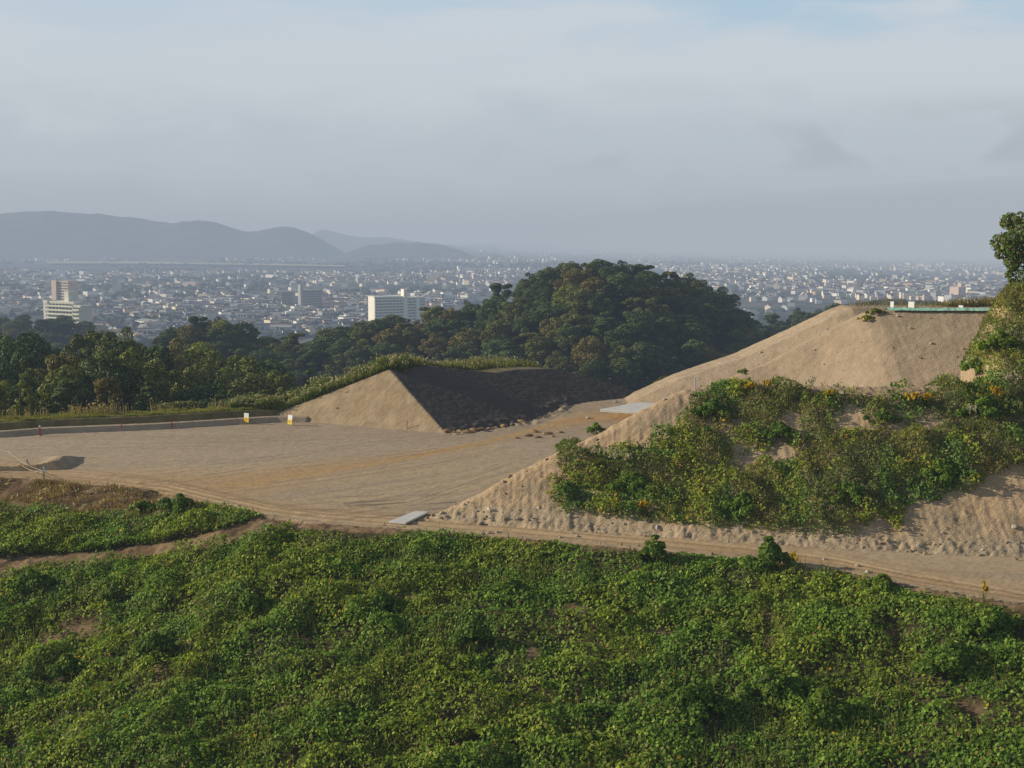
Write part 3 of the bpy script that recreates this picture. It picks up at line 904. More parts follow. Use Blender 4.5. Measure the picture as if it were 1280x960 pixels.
def build_plants():
    G = None
    B = [  # px, py, R, H, label, tint, n
        (745, 542, 0.95, 1.15, "round green bush standing alone on bare dirt near the upper pale slab", (0.9, 1.1, .9), 1000),
        (704, 560, 0.75, 0.9, "small green bush on the left tip of the weedy bank", (.85, 1.0, .9), 700),
        (818, 702, 0.95, 1.8, "pointed vine covered bush at the track edge, left of the other pointed one", (.72, .9, .9), 1700),
        (962, 708, 1.25, 1.9, "tall peaked vine covered bush overlapping the dirt track, with shadow on its right", (.72, .9, .9), 2200),
        (225, 642, 1.7, 1.5, "dark bush at the top of the vines beside the left dry grass", (.65, .85, .9), 1500),
        (180, 640, 1.1, 0.9, "low dark green bush left of the larger bush on the left rim", (.8, .95, .9), 900),
        (142, 755, 1.0, 1.1, "dark bush in the vines just below the bare earth path", (.7, .8, .8), 900),
        (40, 735, 1.2, 1.0, "leafy bush at the left edge under the bare earth path", (.75, .95, .9), 1000),
        (312, 762, 1.0, 1.0, "low bush with dark right side among the vines left of centre", (.8, .95, .9), 900),
        (590, 806, 1.0, 1.3, "dark leafy bush with deep shadow near the middle of the vine slope", (.7, .9, .9), 1100),
        (478, 762, 1.2, 0.9, "broad low vine hump left of the middle of the slope", (.7, .92, .95), 1100),
        (195, 822, 1.2, 1.2, "bush with black shadow in the lower left vines", (.68, .85, .85), 1100),
        (85, 842, 1.2, 0.9, "dark shrub at the far lower left in the vines", (.7, .85, .8), 1000),
        (870, 895, 1.4, 1.6, "big vine hump with black gap on its right in the lower right", (.72, .92, .9), 1700),
        (960, 870, 1.5, 1.2, "broad vine hump in the lower right of the slope", (.75, .95, .95), 1500),
        (1030, 900, 1.2, 1.2, "vine hump right of the broad lower hump", (.78, .95, .9), 1200),
        (1190, 840, 1.5, 1.2, "vine hump above the reddish hollow at lower right", (.75, .95, .9), 1500),
        (1100, 740, 1.1, 0.8, "small bush beside rubble at the right track edge", (.85, 1.0, .85), 900),
        (1240, 790, 1.5, 1.0, "leafy hump at the right edge under the dirt track", (.8, 1.0, .9), 1400),
        (640, 745, 1.3, .8, "low leafy hump in upper middle of the vine slope", (.8, 1.0, .95), 1200),
        (890, 520, 1.1, 1.3, "dark bush at the top left of the weedy bank", (.62, .85, .9), 1200),
        (880, 545, 0.8, 0.7, "small dark bush just below the top left bush of the bank", (.65, .85, .9), 700),
        (975, 545, 1.2, 1.0, "dark leafy bush in the middle of the weedy bank", (.62, .82, .9), 1200),
        (1100, 525, 1.3, .8, "low dark bush along the crest of the weedy bank", (.68, .85, .85), 1100),
        (1180, 600, 1.3, 1.4, "bush hanging above the bare cut at the right of the bank", (.8, 1.0, .85), 1500),
        (1060, 625, 1.4, 1.2, "leafy bush above the bare cut left of the hanging bush", (.7, .88, .85), 1400),
        (930, 640, 1.5, 1.3, "leafy bush low on the weedy bank above the track", (.75, .95, .9), 1600),
        (790, 610, 1.3, 1.1, "leafy bush on the lower left of the weedy bank", (.8, 1.0, .9), 1400),
        (1230, 520, 1.5, 1.4, "bush under the tree hill at the right edge", (.78, 1.0, .85), 1600),
        (1250, 440, 1.6, 1.6, "vine bush on the steep right hill beside the bare mound", (.9, 1.05, .8), 1900),
        (1222, 470, 1.1, 1.0, "smaller vine bush at the foot of the steep right hill", (.85, 1.0, .85), 1100),
        (1095, 392, 1.0, .55, "low shrub on the top left corner of the big dirt mound", (1.1, 1.15, .9), 600),
        (1083, 399, .8, .45, "low yellowish shrub just under the mound's top left corner", (1.6, 1.4, 1.0), 500),
        (930, 466, .9, .45, "low green shrub on the ridge line of the dirt mound", (1.0, 1.1, .9), 500),
    ]
    for i, (px, py, R, H, lab, tint, n) in enumerate(B):
        if py > 733: H *= 1.35
        bush(px, py, R, H, lab, tint, n=int(n * 1.5), seed=i, group=G)
    gr = [(1140, 512, 1.1, "tall yellow goldenrod on the bank crest below the mound"), (1158, 510, 1.0, "yellow goldenrod right beside the tallest crest goldenrod"),
          (1035, 502, .8, "lone yellowish goldenrod on the bank crest left of the pair"), (938, 494, .9, "goldenrod at the left end of the bank crest"),
          (960, 492, .9, "fading goldenrod near the left end of the bank crest, right of its neighbour"), (1242, 510, 1.4, "orange yellow goldenrod under the right hill"),
          (990, 718, 1.3, "single goldenrod stem at the track edge right of the peaked bush"), (1228, 752, 1.0, "single goldenrod at the right track edge"),
          (805, 645, .9, "bright yellow goldenrod at the foot of the weedy bank"), (770, 640, .8, "orange goldenrod at the foot of the weedy bank, left of the bright one")]
    for i, (px, py, H, lab) in enumerate(gr):
        goldenrod(px, py, H, lab, i, n=3 if "single" in lab else 10)
    pg = [(748, 585, 1.2, "leftmost plumed grass tuft on the weedy bank"), (770, 590, 1.2, "plumed grass tuft on the bank with the palest heads"), (783, 592, 1.1, "plumed grass tuft right of the palest heads on the bank"),
          (1215, 540, 1.5, "brown plumed grass under the right hill"), (1262, 500, 1.6, "tall plumed grass at the right picture edge"), (1010, 500, 1.3, "hazy brown plumed grass on the bank crest"), (985, 502, 1.3, "brown plumed grass left of the hazy one on the crest")]
    for i, (px, py, H, lab) in enumerate(pg): pampas(px, py, H, lab, i)


# ------------------------------------------------------------------ trees
def tree_meshes(seed, H, R, style):
    rng = np.random.default_rng(4000 + seed)
    lobes = []
    if style == "round":
        z0 = H * 0.5
        lobes.append((0, 0, z0, R * 0.72)); lobes.append((0, 0, H - R * .8, R * 0.6))
        for i in range(60):
            th = rng.uniform(0, 6.28); ph = math.asin(rng.uniform(-0.85, 1.0))
            r = R * rng.uniform(0.62, 0.92)
            lobes.append((math.cos(th) * math.cos(ph) * r, math.sin(th) * math.cos(ph) * r, z0 + math.sin(ph) * (H * 0.42) * rng.uniform(.8, 1.05), R * rng.uniform(0.13, 0.29)))
    elif style == "spread":
        z0 = H * 0.55
        for i in range(52):
            th = rng.uniform(0, 6.28); r = R * math.sqrt(rng.uniform(0, 1)) * 0.9
            zz = z0 + H * 0.36 * (1 - (r / R) ** 2) * rng.uniform(0.1, 1.15) - H * 0.32 * rng.uniform(0, 1)
            lobes.append((math.cos(th) * r, math.sin(th) * r, zz, R * rng.uniform(0.15, 0.30)))
    elif style == "tall":
        for i in range(32):
            t = rng.uniform(0, 1)
            rr = R * (0.35 + 0.65 * math.sin(math.pi * min(1, 0.25 + 0.8 * (1 - t)))) * 0.75
            th = rng.uniform(0, 6.28); r = rr * math.sqrt(rng.uniform(0.1, 1))
            lobes.append((math.cos(th) * r, math.sin(th) * r, H * (0.14 + 0.79 * t), R * rng.uniform(0.2, 0.36)))
    else:  # cone
        for i in range(34):
            t = rng.uniform(0, 1) ** 1.2
            rr = R * (1 - t) * 0.85
            th = rng.uniform(0, 6.28); r = rr * math.sqrt(rng.uniform(0.2, 1))
            lobes.append((math.cos(th) * r, math.sin(th) * r, H * (0.2 + 0.75 * t), R * (0.12 + 0.25 * (1 - t)) * rng.uniform(.8, 1.2)))
    P, N, s, k = lobed_cloud(rng, lobes, 13000, 0.30, 0.9, -0.85)
    V, Fc = leaf_geo(P, N + [0, 0, .15], s, rng, LEAF4)
    lob = 0.8 + 0.4 * rng.uniform(size=len(lobes))
    c = pick_colors(len(P), rng, [(0.096, 0.118, 0.040), (0.116, 0.140, 0.044), (0.145, 0.162, 0.050), (0.080, 0.102, 0.040)], [3, 3, 2, 2], 0.18) * lob[k][:, None]
    crown = np_mesh("crown", V, [Fc], M_TREELEAF, np.repeat(c, 4, 0))
    mb = MB()
    zt = H * 0.8
    bx, by = rng.normal(0, .25, 2)
    mb.tube([(0, 0, -1.5), (bx * .3, by * .3, H * .25), (bx, by, H * .5), (bx * 1.5, by * 1.5, zt)], [0.30, 0.24, 0.16, 0.05], 8)
    for i in rng.choice(len(lobes), 9, replace=False):
        l = lobes[i]; st = rng.uniform(0.3, 0.6)
        p0 = (bx * st, by * st, H * st)
        mb.tube([p0, ((p0[0] + l[0]) / 2, (p0[1] + l[1]) / 2, (p0[2] + l[2]) / 2 + .3), l[:3]], [0.11, 0.07, 0.03], 5)
    return crown, mb.mesh("trunk", M_BARK, True)


TINTS = {"dark green": (0.80, 0.90, 0.85), "olive green": (1.25, 1.12, 0.85), "yellow-green": (1.65, 1.5, 0.85), "brownish": (1.5, 1.05, 0.9), "blue-green": (0.80, 0.98, 0.98)}
SHAPES = {"round": "round", "spread": "spreading", "tall": "tall narrow", "cone": "conical"}
VIS = ([-300, 0, 200, 260, 400, 490, 640, 700, 800, 930, 1060, 1085, 1240, 1400], [528, 526, 521, 515, 470, 456, 454, 457, 486, 447, 386, 384, 384, 384])
HILL = np.array([onY(x, y, 430) - [0, 0, 7.5] for x, y in [(150, 445), (260, 432), (330, 415), (400, 406), (450, 403), (500, 397), (540, 390), (570, 384), (600, 371), (640, 352), (680, 334), (720, 320), (760, 318), (800, 325), (840, 338),
                 (880, 355), (910, 378), (935, 402), (960, 425), (1010, 450), (1100, 480)]])
RIDGE = np.array([onY(x, y, 560) - [0, 0, 7] for x, y in [(840, 450), (890, 402), (920, 393), (940, 390), (965, 385), (1000, 383), (1040, 378), (1070, 376), (1120, 382), (1200, 390), (1300, 400)]])
RIDGE2 = np.array([onY(x, y, 900) - [0, 0, 7] for x, y in [(960, 400), (1030, 380), (1070, 374), (1110, 370), (1170, 372), (1200, 381), (1260, 392), (1330, 410)]])
LHILL = np.array([onY(x, y, 720) - [0, 0, 7] for x, y in [(-120, 400), (-40, 392), (0, 393), (25, 388), (60, 391), (80, 389), (100, 394), (125, 401), (145, 413), (170, 430)]])
DOME = np.array([onY(x, y, 430) - [0, 0, 7] for x, y in [(185, 440), (208, 420), (228, 405), (252, 399), (282, 399), (302, 407), (318, 422), (335, 432), (350, 440)]])


def far_height(X, Y):
    base = np.interp(Y, [150, 170, 200, 262, 330, 420, 600, 900, 1150], [-3, -6, -10, -19, -26, -32, -45, -60, -84])

    def ridge(P, Yc, fs, bs):
        t = np.interp(X * (Yc / np.clip(Y, 60, None)) ** 0.5, P[:, 0], P[:, 2], left=-90, right=-90)
        return t - np.where(Y < Yc, (Yc - Y) * fs, (Y - Yc) * bs)
    z = np.maximum.reduce([base, ridge(HILL, 430, 0.27, 0.5), ridge(RIDGE, 560, 0.3, 0.4), ridge(RIDGE2, 900, .3, .4), ridge(LHILL, 720, .25, .4), ridge(DOME, 430, .4, .5)])
    return z + 4.5 * (fbm(X * 0.03, Y * 0.03, 3, 120) - 0.5)


def build_far_ground():
    us = np.linspace(-0.62, 0.62, 300)
    Ys = np.concatenate([np.arange(240, 480, 3.0), np.arange(480, 1200, 9)])
    U, Y = np.meshgrid(us, Ys); X = U * Y
    Z = far_height(X, Y)
    Z = np.where(Y < 262, np.minimum(Z, site_height(X, Y, False)[0] - 0.6), Z)
    V = np.stack([X, Y, Z], -1).reshape(-1, 3)
    nr, nc = X.shape
    idx = np.arange(nr * nc).reshape(nr, nc)
    Q = np.stack([idx[:-1, :-1], idx[:-1, 1:], idx[1:, 1:], idx[1:, :-1]], -1).reshape(-1, 4)
    m = simple_mat("forest_floor", (0.022, 0.024, 0.012), 0.95, 0.4, 0.2)
    props(link("hills", np_mesh("hills", V, [Q], m, smooth=True)), "dark wooded hill ground behind the dirt site", kind="structure")


LABELS = {}


def finish_labels():
    """things of one kind and look in one place: told apart left to right when few"""
    for lab, lst in LABELS.items():
        lst.sort(key=lambda t: t[0])
        n = len(lst)
        if n == 1: words = [""]
        elif n == 2: words = ["left ", "right "]
        elif n == 3: words = ["leftmost ", "middle ", "rightmost "]
        elif n == 4: words = ["leftmost ", "left middle ", "right middle ", "rightmost "]
        else: words = ["leftmost "] + [""] * (n - 2) + ["rightmost "]
        for (x, o), w in zip(lst, words): o["label"] = w + lab


def build_trees():
    rng = np.random.default_rng(31)
    protos = {}
    specs = [("round", 12, 3.9), ("round", 13, 4.4), ("round", 11, 3.5), ("spread", 11, 4.6), ("spread", 12, 4.9), ("tall", 14, 3.0), ("tall", 15, 3.3), ("cone", 12, 2.4)]
    for i, (st, H, R) in enumerate(specs):
        protos.setdefault(st, []).append((tree_meshes(i, H, R, st), H, R))
    NAME = {"round": "evergreen_oak", "spread": "broadleaf_tree", "tall": "woodland_tree", "cone": "conifer_tree"}
    first = {}

    def put(x, y, z, top, width, style, tint, place, group):
        (crown, trunk), H, R = protos[style][rng.integers(len(protos[style]))]
        sxy = width / (2 * R)
        h = max(5.0, min(top - z, H * sxy * 1.6))
        zb = top - h
        root = empty(NAME[style], (x, y, zb), rng.uniform(0, 6.28), None, "tree", group)
        root.scale = (sxy, sxy, h / H)
        for nm, me in (("crown", crown), ("trunk", trunk)):
            o = link(nm, me, root)
            t = TINTS[tint]
            j = rng.uniform(0.88, 1.12)
            j *= 1.3 if y < 260 else 1.22
            o.color = (t[0] * j, t[1] * j, t[2] * j, 1)
        px, _ = pix(x, y, top)
        LABELS.setdefault(f"{tint} {SHAPES[style]} tree {place}", []).append((px, root))
        return root

    def visible(x, y, top):
        px, py = pix(x, y, top)
        return -60 < px < 1340 and py < np.interp(px, *VIS) - 3

    # front woods on the left, behind the pad
    front = []
    for row, (Y0, sp, wd) in enumerate([(170, 4.9, 7.6), (182, 5.0, 8.2), (197, 5.3, 8.8), (216, 5.6, 9.6), (240, 5.6, 10.4)]):
        x = -0.40 * Y0
        while x < (-0.105 - 0.008 * row) * Y0 + 3:
            xx, yy = x + rng.normal(0, 1.0), Y0 + rng.normal(0, 2.5)
            front.append((xx, yy, wd * rng.uniform(0.8, 1.2), row))
            x += sp * rng.uniform(0.8, 1.2)
    for xx, yy, wd, row in front:
        px = 640 + F * xx / yy
        skyline = np.interp(px, [-60, 0, 30, 60, 100, 140, 150, 175, 205, 230, 270, 300, 330, 360, 400, 430, 470], [399, 400, 402, 406, 400, 396, 393, 397, 407, 414, 422, 430, 436, 442, 456, 468, 476])
        py = skyline + (4 - row) * rng.uniform(11, 20) + rng.uniform(0, 8) + (4 if row == 4 else 0)
        py = min(py, 498)
        top = onY(px, py, yy)[2]
        z = site_height(np.array([xx]), np.array([min(yy, 258.0)]), False)[0][0]
        if not visible(xx, yy, top): continue
        st = rng.choice(["round", "tall", "spread", "cone"], p=[.38, .34, .2, .08]) if px < 250 else rng.choice(["round", "tall", "spread", "cone"], p=[.3, .25, .15, .3])
        tint = rng.choice(list(TINTS), p=[.36, .36, .14, .06, .08])
        if st == "cone" or st == "tall": wd *= 0.72
        place = ("in the left woods, " + ["at the front behind the pad", "in its second row", "half way back", "near its skyline", "on its skyline"][row]) if px < 240 else \
                (["at the front", "in the second row", "half way back", "toward the back", "at the back"][row] + " of woods left of embankment")
        put(xx, yy, z - 1, top, wd, st, tint, place, "trees in the woods left of the embankment")
    # wooded hills
    def cover(P, Yc, ys, sp, wd, hgt, pl, group, tints, styles=(.5, .32, .18), lim=999, xr=None):
        n = 0
        for Yv in ys:
            x = P[0, 0] * (Yv / Yc) ** .5
            x1 = P[-1, 0] * (Yv / Yc) ** .5
            x += rng.uniform(0, sp)
            while x < x1:
                xx, yy = x + rng.normal(0, sp * .16), Yv + rng.normal(0, sp * .18)
                x += sp * rng.uniform(0.85, 1.15)
                z = far_height(np.array([xx]), np.array([yy]))[0]
                top = z + hgt * rng.uniform(0.82, 1.15)
                px, py = pix(xx, yy, top)
                if xr and not (xr[0] < px < xr[1]): continue
                if not visible(xx, yy, top): continue
                place = pl(px, py)
                if place is None: continue
                st = rng.choice(["round", "spread", "tall"], p=styles)
                put(xx, yy, z - 1.5, top, wd * rng.uniform(0.82, 1.25) * (0.8 if st == "tall" else 1), st, rng.choice(list(TINTS), p=tints(px, py)), place, group)
                n += 1
        return n

    def hillplace(px, py):
        if px < 180: return None
        if px < 430: return "on the low left end of the long wooded ridge"
        if px < 570: return "on the ridge around the tall apartment block's foot" if py < 415 else "on the ridge above the grassy embankment"
        if py < 345: return "on the summit of the wooded hill"
        if px < 690: return "on the upper left flank of the wooded hill" if py < 400 else "at the hill's left foot above the black slope"
        if px < 800: return "on the middle face of the wooded hill" if py < 410 else "at the wooded hill's foot above the black slope"
        return "on the shaded right flank of the wooded hill" if py < 415 else "at the hill's right foot beside the dirt mound"

    def hilltint(px, py):
        if 330 < px < 620 and rng.uniform() < 0.5: return [.2, .4, .02, .33, .05]
        if px > 790: return [.55, .25, .0, .08, .12]
        return [.43, .32, .03, .11, .11]
    n1 = cover(HILL, 430, [446, 430, 423, 414, 404, 393, 381, 368, 354, 340], 7.4, 10.2, 8.2, hillplace, "trees on the wooded hill", hilltint)
    n2 = cover(RIDGE, 560, [575, 562, 550, 536], 9, 10.5, 7.5, lambda px, py: "on the bluish ridge right of the wooded hill" if px > 900 else None, "trees on the ridge behind the mound", lambda a, b: [.6, .25, 0, .05, .1])
    n3 = cover(RIDGE2, 900, [905, 885], 11, 14, 7.5, lambda px, py: "on the far hazy ridge behind the mound top" if 1030 < px < 1230 else None, "trees on the far ridge", lambda a, b: [.6, .2, 0, .05, .15])
    n4 = cover(LHILL, 720, [725, 708, 690, 672], 10, 12, 7.5, lambda px, py: "on the hazy hill below the stepped apartment block" if px < 165 else None, "trees on the hazy left hill", lambda a, b: [.5, .25, 0, .12, .13])
    n5 = cover(DOME, 430, [432, 425, 416, 406], 6.5, 8.5, 7.5, lambda px, py: "on the dome shaped dark knoll" if 190 < px < 345 else None, "trees on the dome shaped knoll", lambda a, b: [.5, .1, 0, .0, .4], (.8, .2, 0.))
    print("TREES", n1, n2, n3, n4, n5, len(front))


def build_understory():
    """low scrub filling the gaps under and between the trees on the wooded hills"""
    rng = np.random.default_rng(55)
    n = 420000
    Y = np.concatenate([np.sqrt(rng.uniform(168 ** 2, 600 ** 2, n - 120000)), np.sqrt(rng.uniform(550 ** 2, 1080 ** 2, 120000))]); X = rng.uniform(-.40, .34, n) * Y
    Zs = site_height(X, np.minimum(Y, 259), False)[0]
    Z = np.where(Y < 255, Zs, far_height(X, Y))
    hump = 4.2 * np.clip(fbm(X * .22, Y * .22, 3, 150) - .3, 0, 1)
    px, py = pix(X, Y, Z + hump)
    ok = (py < np.interp(px, *VIS) + 4) & (px > -70) & (px < 1120) & ((Y > 262) | (X < -.11 * Y))
    X, Y, Z, hump = X[ok], Y[ok], Z[ok], hump[ok] * np.where(Y[ok] > 550, 1.6, 1)
    n = len(X)
    e = .5
    hx = (fbm((X + e) * .22, Y * .22, 3, 150) - fbm((X - e) * .22, Y * .22, 3, 150)) * 4.2 / (2 * e)
    hy = (fbm(X * .22, (Y + e) * .22, 3, 150) - fbm(X * .22, (Y - e) * .22, 3, 150)) * 4.2 / (2 * e)
    P = np.stack([X, Y, Z + hump * rng.uniform(.3, 1.05, n)], 1)
    V, Fc = leaf_geo(P, np.stack([-hx, -hy, np.full(n, .8)], 1) + rng.normal(0, .5, (n, 3)), rng.uniform(.35, .75, n) * np.where(Y > 550, 2.2, 1), rng, LEAF4)
    c = pick_colors(n, rng, [(0.075, 0.09, 0.034), (0.10, 0.11, 0.04), (0.12, 0.085, 0.045), (0.06, 0.075, 0.03)], [3, 3, 1, 3])
    c = c * (0.7 + .6 * fbm(X * .08, Y * .08, 3, 151))[:, None]
    props(link("forest_undergrowth", np_mesh("undergrowth", V, [Fc], M_TREELEAF, np.repeat(c, 4, 0))), "dark scrubby undergrowth filling the gaps between trees on the hills", kind="stuff")


def right_tree():
    rng = np.random.default_rng(77)
    Y = 108.0
    c = onY(1296, 304, Y)
    zb = site_height(np.array([c[0]]), np.array([Y]))[0][0]
    root = empty("leafy_tree", (c[0], Y, zb), 0, "dark leafy tree cut by the right picture edge on top of the steep hill", "tree")
    H = c[2] - zb
    R = 3.3
    lobes = [(0, 0, H, R * .7)]
    for i in range(46):
        th = rng.uniform(0, 6.28); ph = math.asin(rng.uniform(-0.8, 1.0)); r = R * rng.uniform(0.55, 0.95)
        lobes.append((math.cos(th) * math.cos(ph) * r, math.sin(th) * math.cos(ph) * r, H + math.sin(ph) * r * 0.9, R * rng.uniform(0.13, 0.27)))
    lobes += [(-2.1, -.3, H - 2.3, .35), (-1.7, 0, H - 2.9, .35), (-1.2, -.6, H - 2.5, .6)]
    P, N, s, k = lobed_cloud(rng, lobes, 15000, 0.19, 0.8, -1)
    V, Fc = leaf_geo(P, N + [-.1, -.1, .1], s, rng)
    cc = pick_colors(len(P), rng, [(0.08, 0.125, 0.03), (0.11, 0.155, 0.036), (0.15, 0.19, 0.04), (0.21, 0.21, 0.05), (0.17, 0.10, 0.045)], [4, 4, 3, 1.2, .6])
    lob = 0.75 + 0.5 * rng.uniform(size=len(lobes))
    cc = cc * lob[k][:, None]
    link("crown", np_mesh("crown", V, [Fc], M_LEAF, np.repeat(cc, 5, 0)), root)
    mb = MB()
    mb.tube([(0.2, 0, -.5), (0.1, 0, H * .4), (0, 0, H * .8), (0, 0, H + 1.5)], [.22, .18, .13, .04], 8)
    for i in range(1, 12):
        l = lobes[i * 3]
        mb.tube([(0, 0, H * .6), (l[0] * .5, l[1] * .5, (H * .6 + l[2]) / 2 + .2), l[:3]], [.07, .05, .02], 5)
    mb.build("trunk", M_BARK, root, True)


# ------------------------------------------------------------------ site furniture
def stake(px, py, H, label, mats, w=0.07, name="survey_stake", cat="stake", group="stakes on the site", cap=None, cross=False):
    x, y, z = ground(px, py)
    root = empty(name, (x, y, z), random.uniform(-.2, .2), label, cat, group)
    mb = MB(); mb.box(-w / 2, w / 2, -w / 2, w / 2, -0.2, H * 0.78)
    mb.add([(-w / 2, -w / 2, H * .78)], [])
    mb.build("post", mats[0], root)
    tp = MB(); tp.box(-w * .56, w * .56, -w * .56, w * .56, H * 0.78 + .002, H * .97)
    tp.add([(-w * .56, -w * .56, H * .97), (w * .56, -w * .56, H * .97), (w * .56, w * .56, H * .97), (-w * .56, w * .56, H * .97), (0, 0, H)], [(0, 1, 4), (1, 2, 4), (2, 3, 4), (3, 0, 4)])
    tp.build("painted_top", mats[1], root)
    if cross:
        cb = MB(); cb.box(-.16, .3, -w / 2 - .035, -w / 2 - .003, H * .62, H * .72); cb.build("crosspiece", mats[1], root)
    if cap:
        fb = MB(); fb.tube([(0, 0, 0), (0, 0, .06), (0, 0, .09)], [.22, .2, .07], 12); fb.build("base_foot", cap, root, True)
    return (x, y, z)


def sign(px, py, label, w=0.62, h=0.95, lean=0.0, rz=0.0, plain=False, group="small signs on the site"):
    x, y, z = ground(px, py)
    root = empty("site_sign", (x, y, z), rz, label, "sign", group)
    root.rotation_euler = (lean, 0, rz)
    b = MB(); b.box(-w / 2, w / 2, -.012, .012, .12, .12 + h); b.build("board", M_WHITE, root)
    if not plain:
        y2 = MB(); y2.box(-w / 2 + .004, w / 2 - .004, -.018, -.0145, .125, .12 + h * .52); y2.build("yellow_panel", M_YELLOW, root)
        o = MB(); o.tube([(-.02, -.024, .12 + h * .3), (-.02, -.0205, .12 + h * .3)], [.095, .095], 12); o.build("round_mark", M_ORANGE, root)
    l = MB()
    for s in (-1, 1): l.box(s * (w / 2 - .07) - .02, s * (w / 2 - .07) + .02, .014, .05, -.1, .1 + h * .8)
    for s in (-1, 1): l.tube([(s * (w / 2 - .07), .05, .1 + h * .8), (s * (w / 2 - .07), .5, -.05)], [.015, .015], 5)
    l.build("legs", M_WOOD, root)


def plate(corners, label, th=0.16):
    P = [Vector(c) for c in corners]
    c = sum(P, Vector()) / 4
    root_me = MB()
    nx, ny = 6, 2
    top = [p - c + Vector((0, 0, th)) for p in P]; bot = [p - c + Vector((0, 0, 0.01)) for p in P]
    root_me.add(top + bot, [(0, 1, 2, 3), (7, 6, 5, 4), (0, 4, 5, 1), (1, 5, 6, 2), (2, 6, 7, 3), (3, 7, 4, 0)])
    me = root_me.mesh("pale_slab", M_PLATE)
    o = link("ground_slab", me)
    o.location = c
    bv = o.modifiers.new("b", 'BEVEL'); bv.width = 0.02
    props(o, label, "slab")


def rock_mesh(seed, mat):
    rng = np.random.default_rng(seed)
    import bmesh
    bm = bmesh.new()
    bmesh.ops.create_icosphere(bm, subdivisions=2, radius=0.5)
    dirs = rng.normal(size=(9, 3)); dirs /= np.linalg.norm(dirs, axis=1, keepdims=True)
    offs = rng.uniform(0.28, 0.48, 9)
    for v in bm.verts:
        p = np.array(v.co)
        for d, o in zip(dirs, offs):
            t = p @ d
            if t > o: p = p - d * (t - o) * 0.9
        v.co = Vector(p * [1.2, 1.0, 0.75]) + Vector(rng.normal(0, .012, 3))
    me = bpy.data.meshes.new("rock"); bm.to_mesh(me); bm.free()
    me.materials.append(mat)
    return me


def build_rubble():
    rng = np.random.default_rng(91)
    n = 60000
    X = rng.uniform(-10, 50, n); Y = rng.uniform(78, 112, n)
    d1, d2 = bank_parts(X, Y)
    yn = np.interp(X, NEAR[:, 0], NEAR[:, 1])
    px, py = pix(X, Y, np.zeros(n))
    w = np.exp(-((d1 - 0.6) / 0.8) ** 2) * (d2 > -0.3) * 1.0 + 0.05 * ((d1 > 1) & (d1 < 11) & (X > 19) & (X < 45)) + 0.7 * np.exp(-((Y - yn - 0.5) / 0.7) ** 2) * sstep(0.45, .65, fbm(X * .4, Y * .4, 3, 200)) + 0.25 * ((d1 > 0) & (d1 < 10) & (d2 < 9) & (d2 > 0))
    ok = rng.uniform(size=n) < w * 0.15
    X, Y = X[ok], Y[ok]
    X2 = rng.uniform(5, 52, 5000); Y2 = rng.uniform(128, 150, 5000)
    Z2, R2 = site_height(X2, Y2)
    k2 = (R2 == 4) & (rng.uniform(size=5000) < .05)
    s1 = 0.04 + 0.13 * rng.uniform(size=len(X)) ** 4; s2 = 0.05 + 0.11 * rng.uniform(size=k2.sum()) ** 3
    X = np.concatenate([X, X2[k2]]); Y = np.concatenate([Y, Y2[k2]]); sz = np.concatenate([s1, s2])
    Z, R = site_height(X, Y)
    n = len(X)
    t = (1 + 5 ** .5) / 2
    ico = np.array([(-1, t, 0), (1, t, 0), (-1, -t, 0), (1, -t, 0), (0, -1, t), (0, 1, t), (0, -1, -t), (0, 1, -t), (t, 0, -1), (t, 0, 1), (-t, 0, -1), (-t, 0, 1)]) / 1.9
    fc = np.array([(0, 11, 5), (0, 5, 1), (0, 1, 7), (0, 7, 10), (0, 10, 11), (1, 5, 9), (5, 11, 4), (11, 10, 2), (10, 7, 6), (7, 1, 8), (3, 9, 4), (3, 4, 2), (3, 2, 6), (3, 6, 8), (3, 8, 9), (4, 9, 5), (2, 4, 11), (6, 2, 10), (8, 6, 7), (9, 8, 1)])
    V = ico[None] * (1 + .35 * rng.normal(size=(n, 12, 1)).clip(-1, 1)) * rng.uniform(.6, 1.3, (n, 1, 3)) * sz[:, None, None] + np.stack([X, Y, Z + sz * .15], 1)[:, None]
    F3 = (np.arange(n)[:, None, None] * 12 + fc[None]).reshape(-1, 3)
    c = pick_colors(n, rng, [(0.33, 0.24, 0.15), (0.40, 0.33, 0.25), (0.26, 0.20, 0.14), (0.48, 0.44, 0.37)], [5, 3, 3, 1], .15)
    me = np_mesh("rubble", V.reshape(-1, 3), [F3], M_EARTH)
    a = me.attributes.new("Col", 'FLOAT_COLOR', 'POINT')
    cc = np.concatenate([np.repeat(c, 12, 0), np.zeros((n * 12, 1))], 1).astype(np.float32)
    a.data.foreach_set("color", cc.ravel())
    props(link("rubble", me), "small stones and clods strewn along the foot of the dirt bank and mound", kind="stuff")


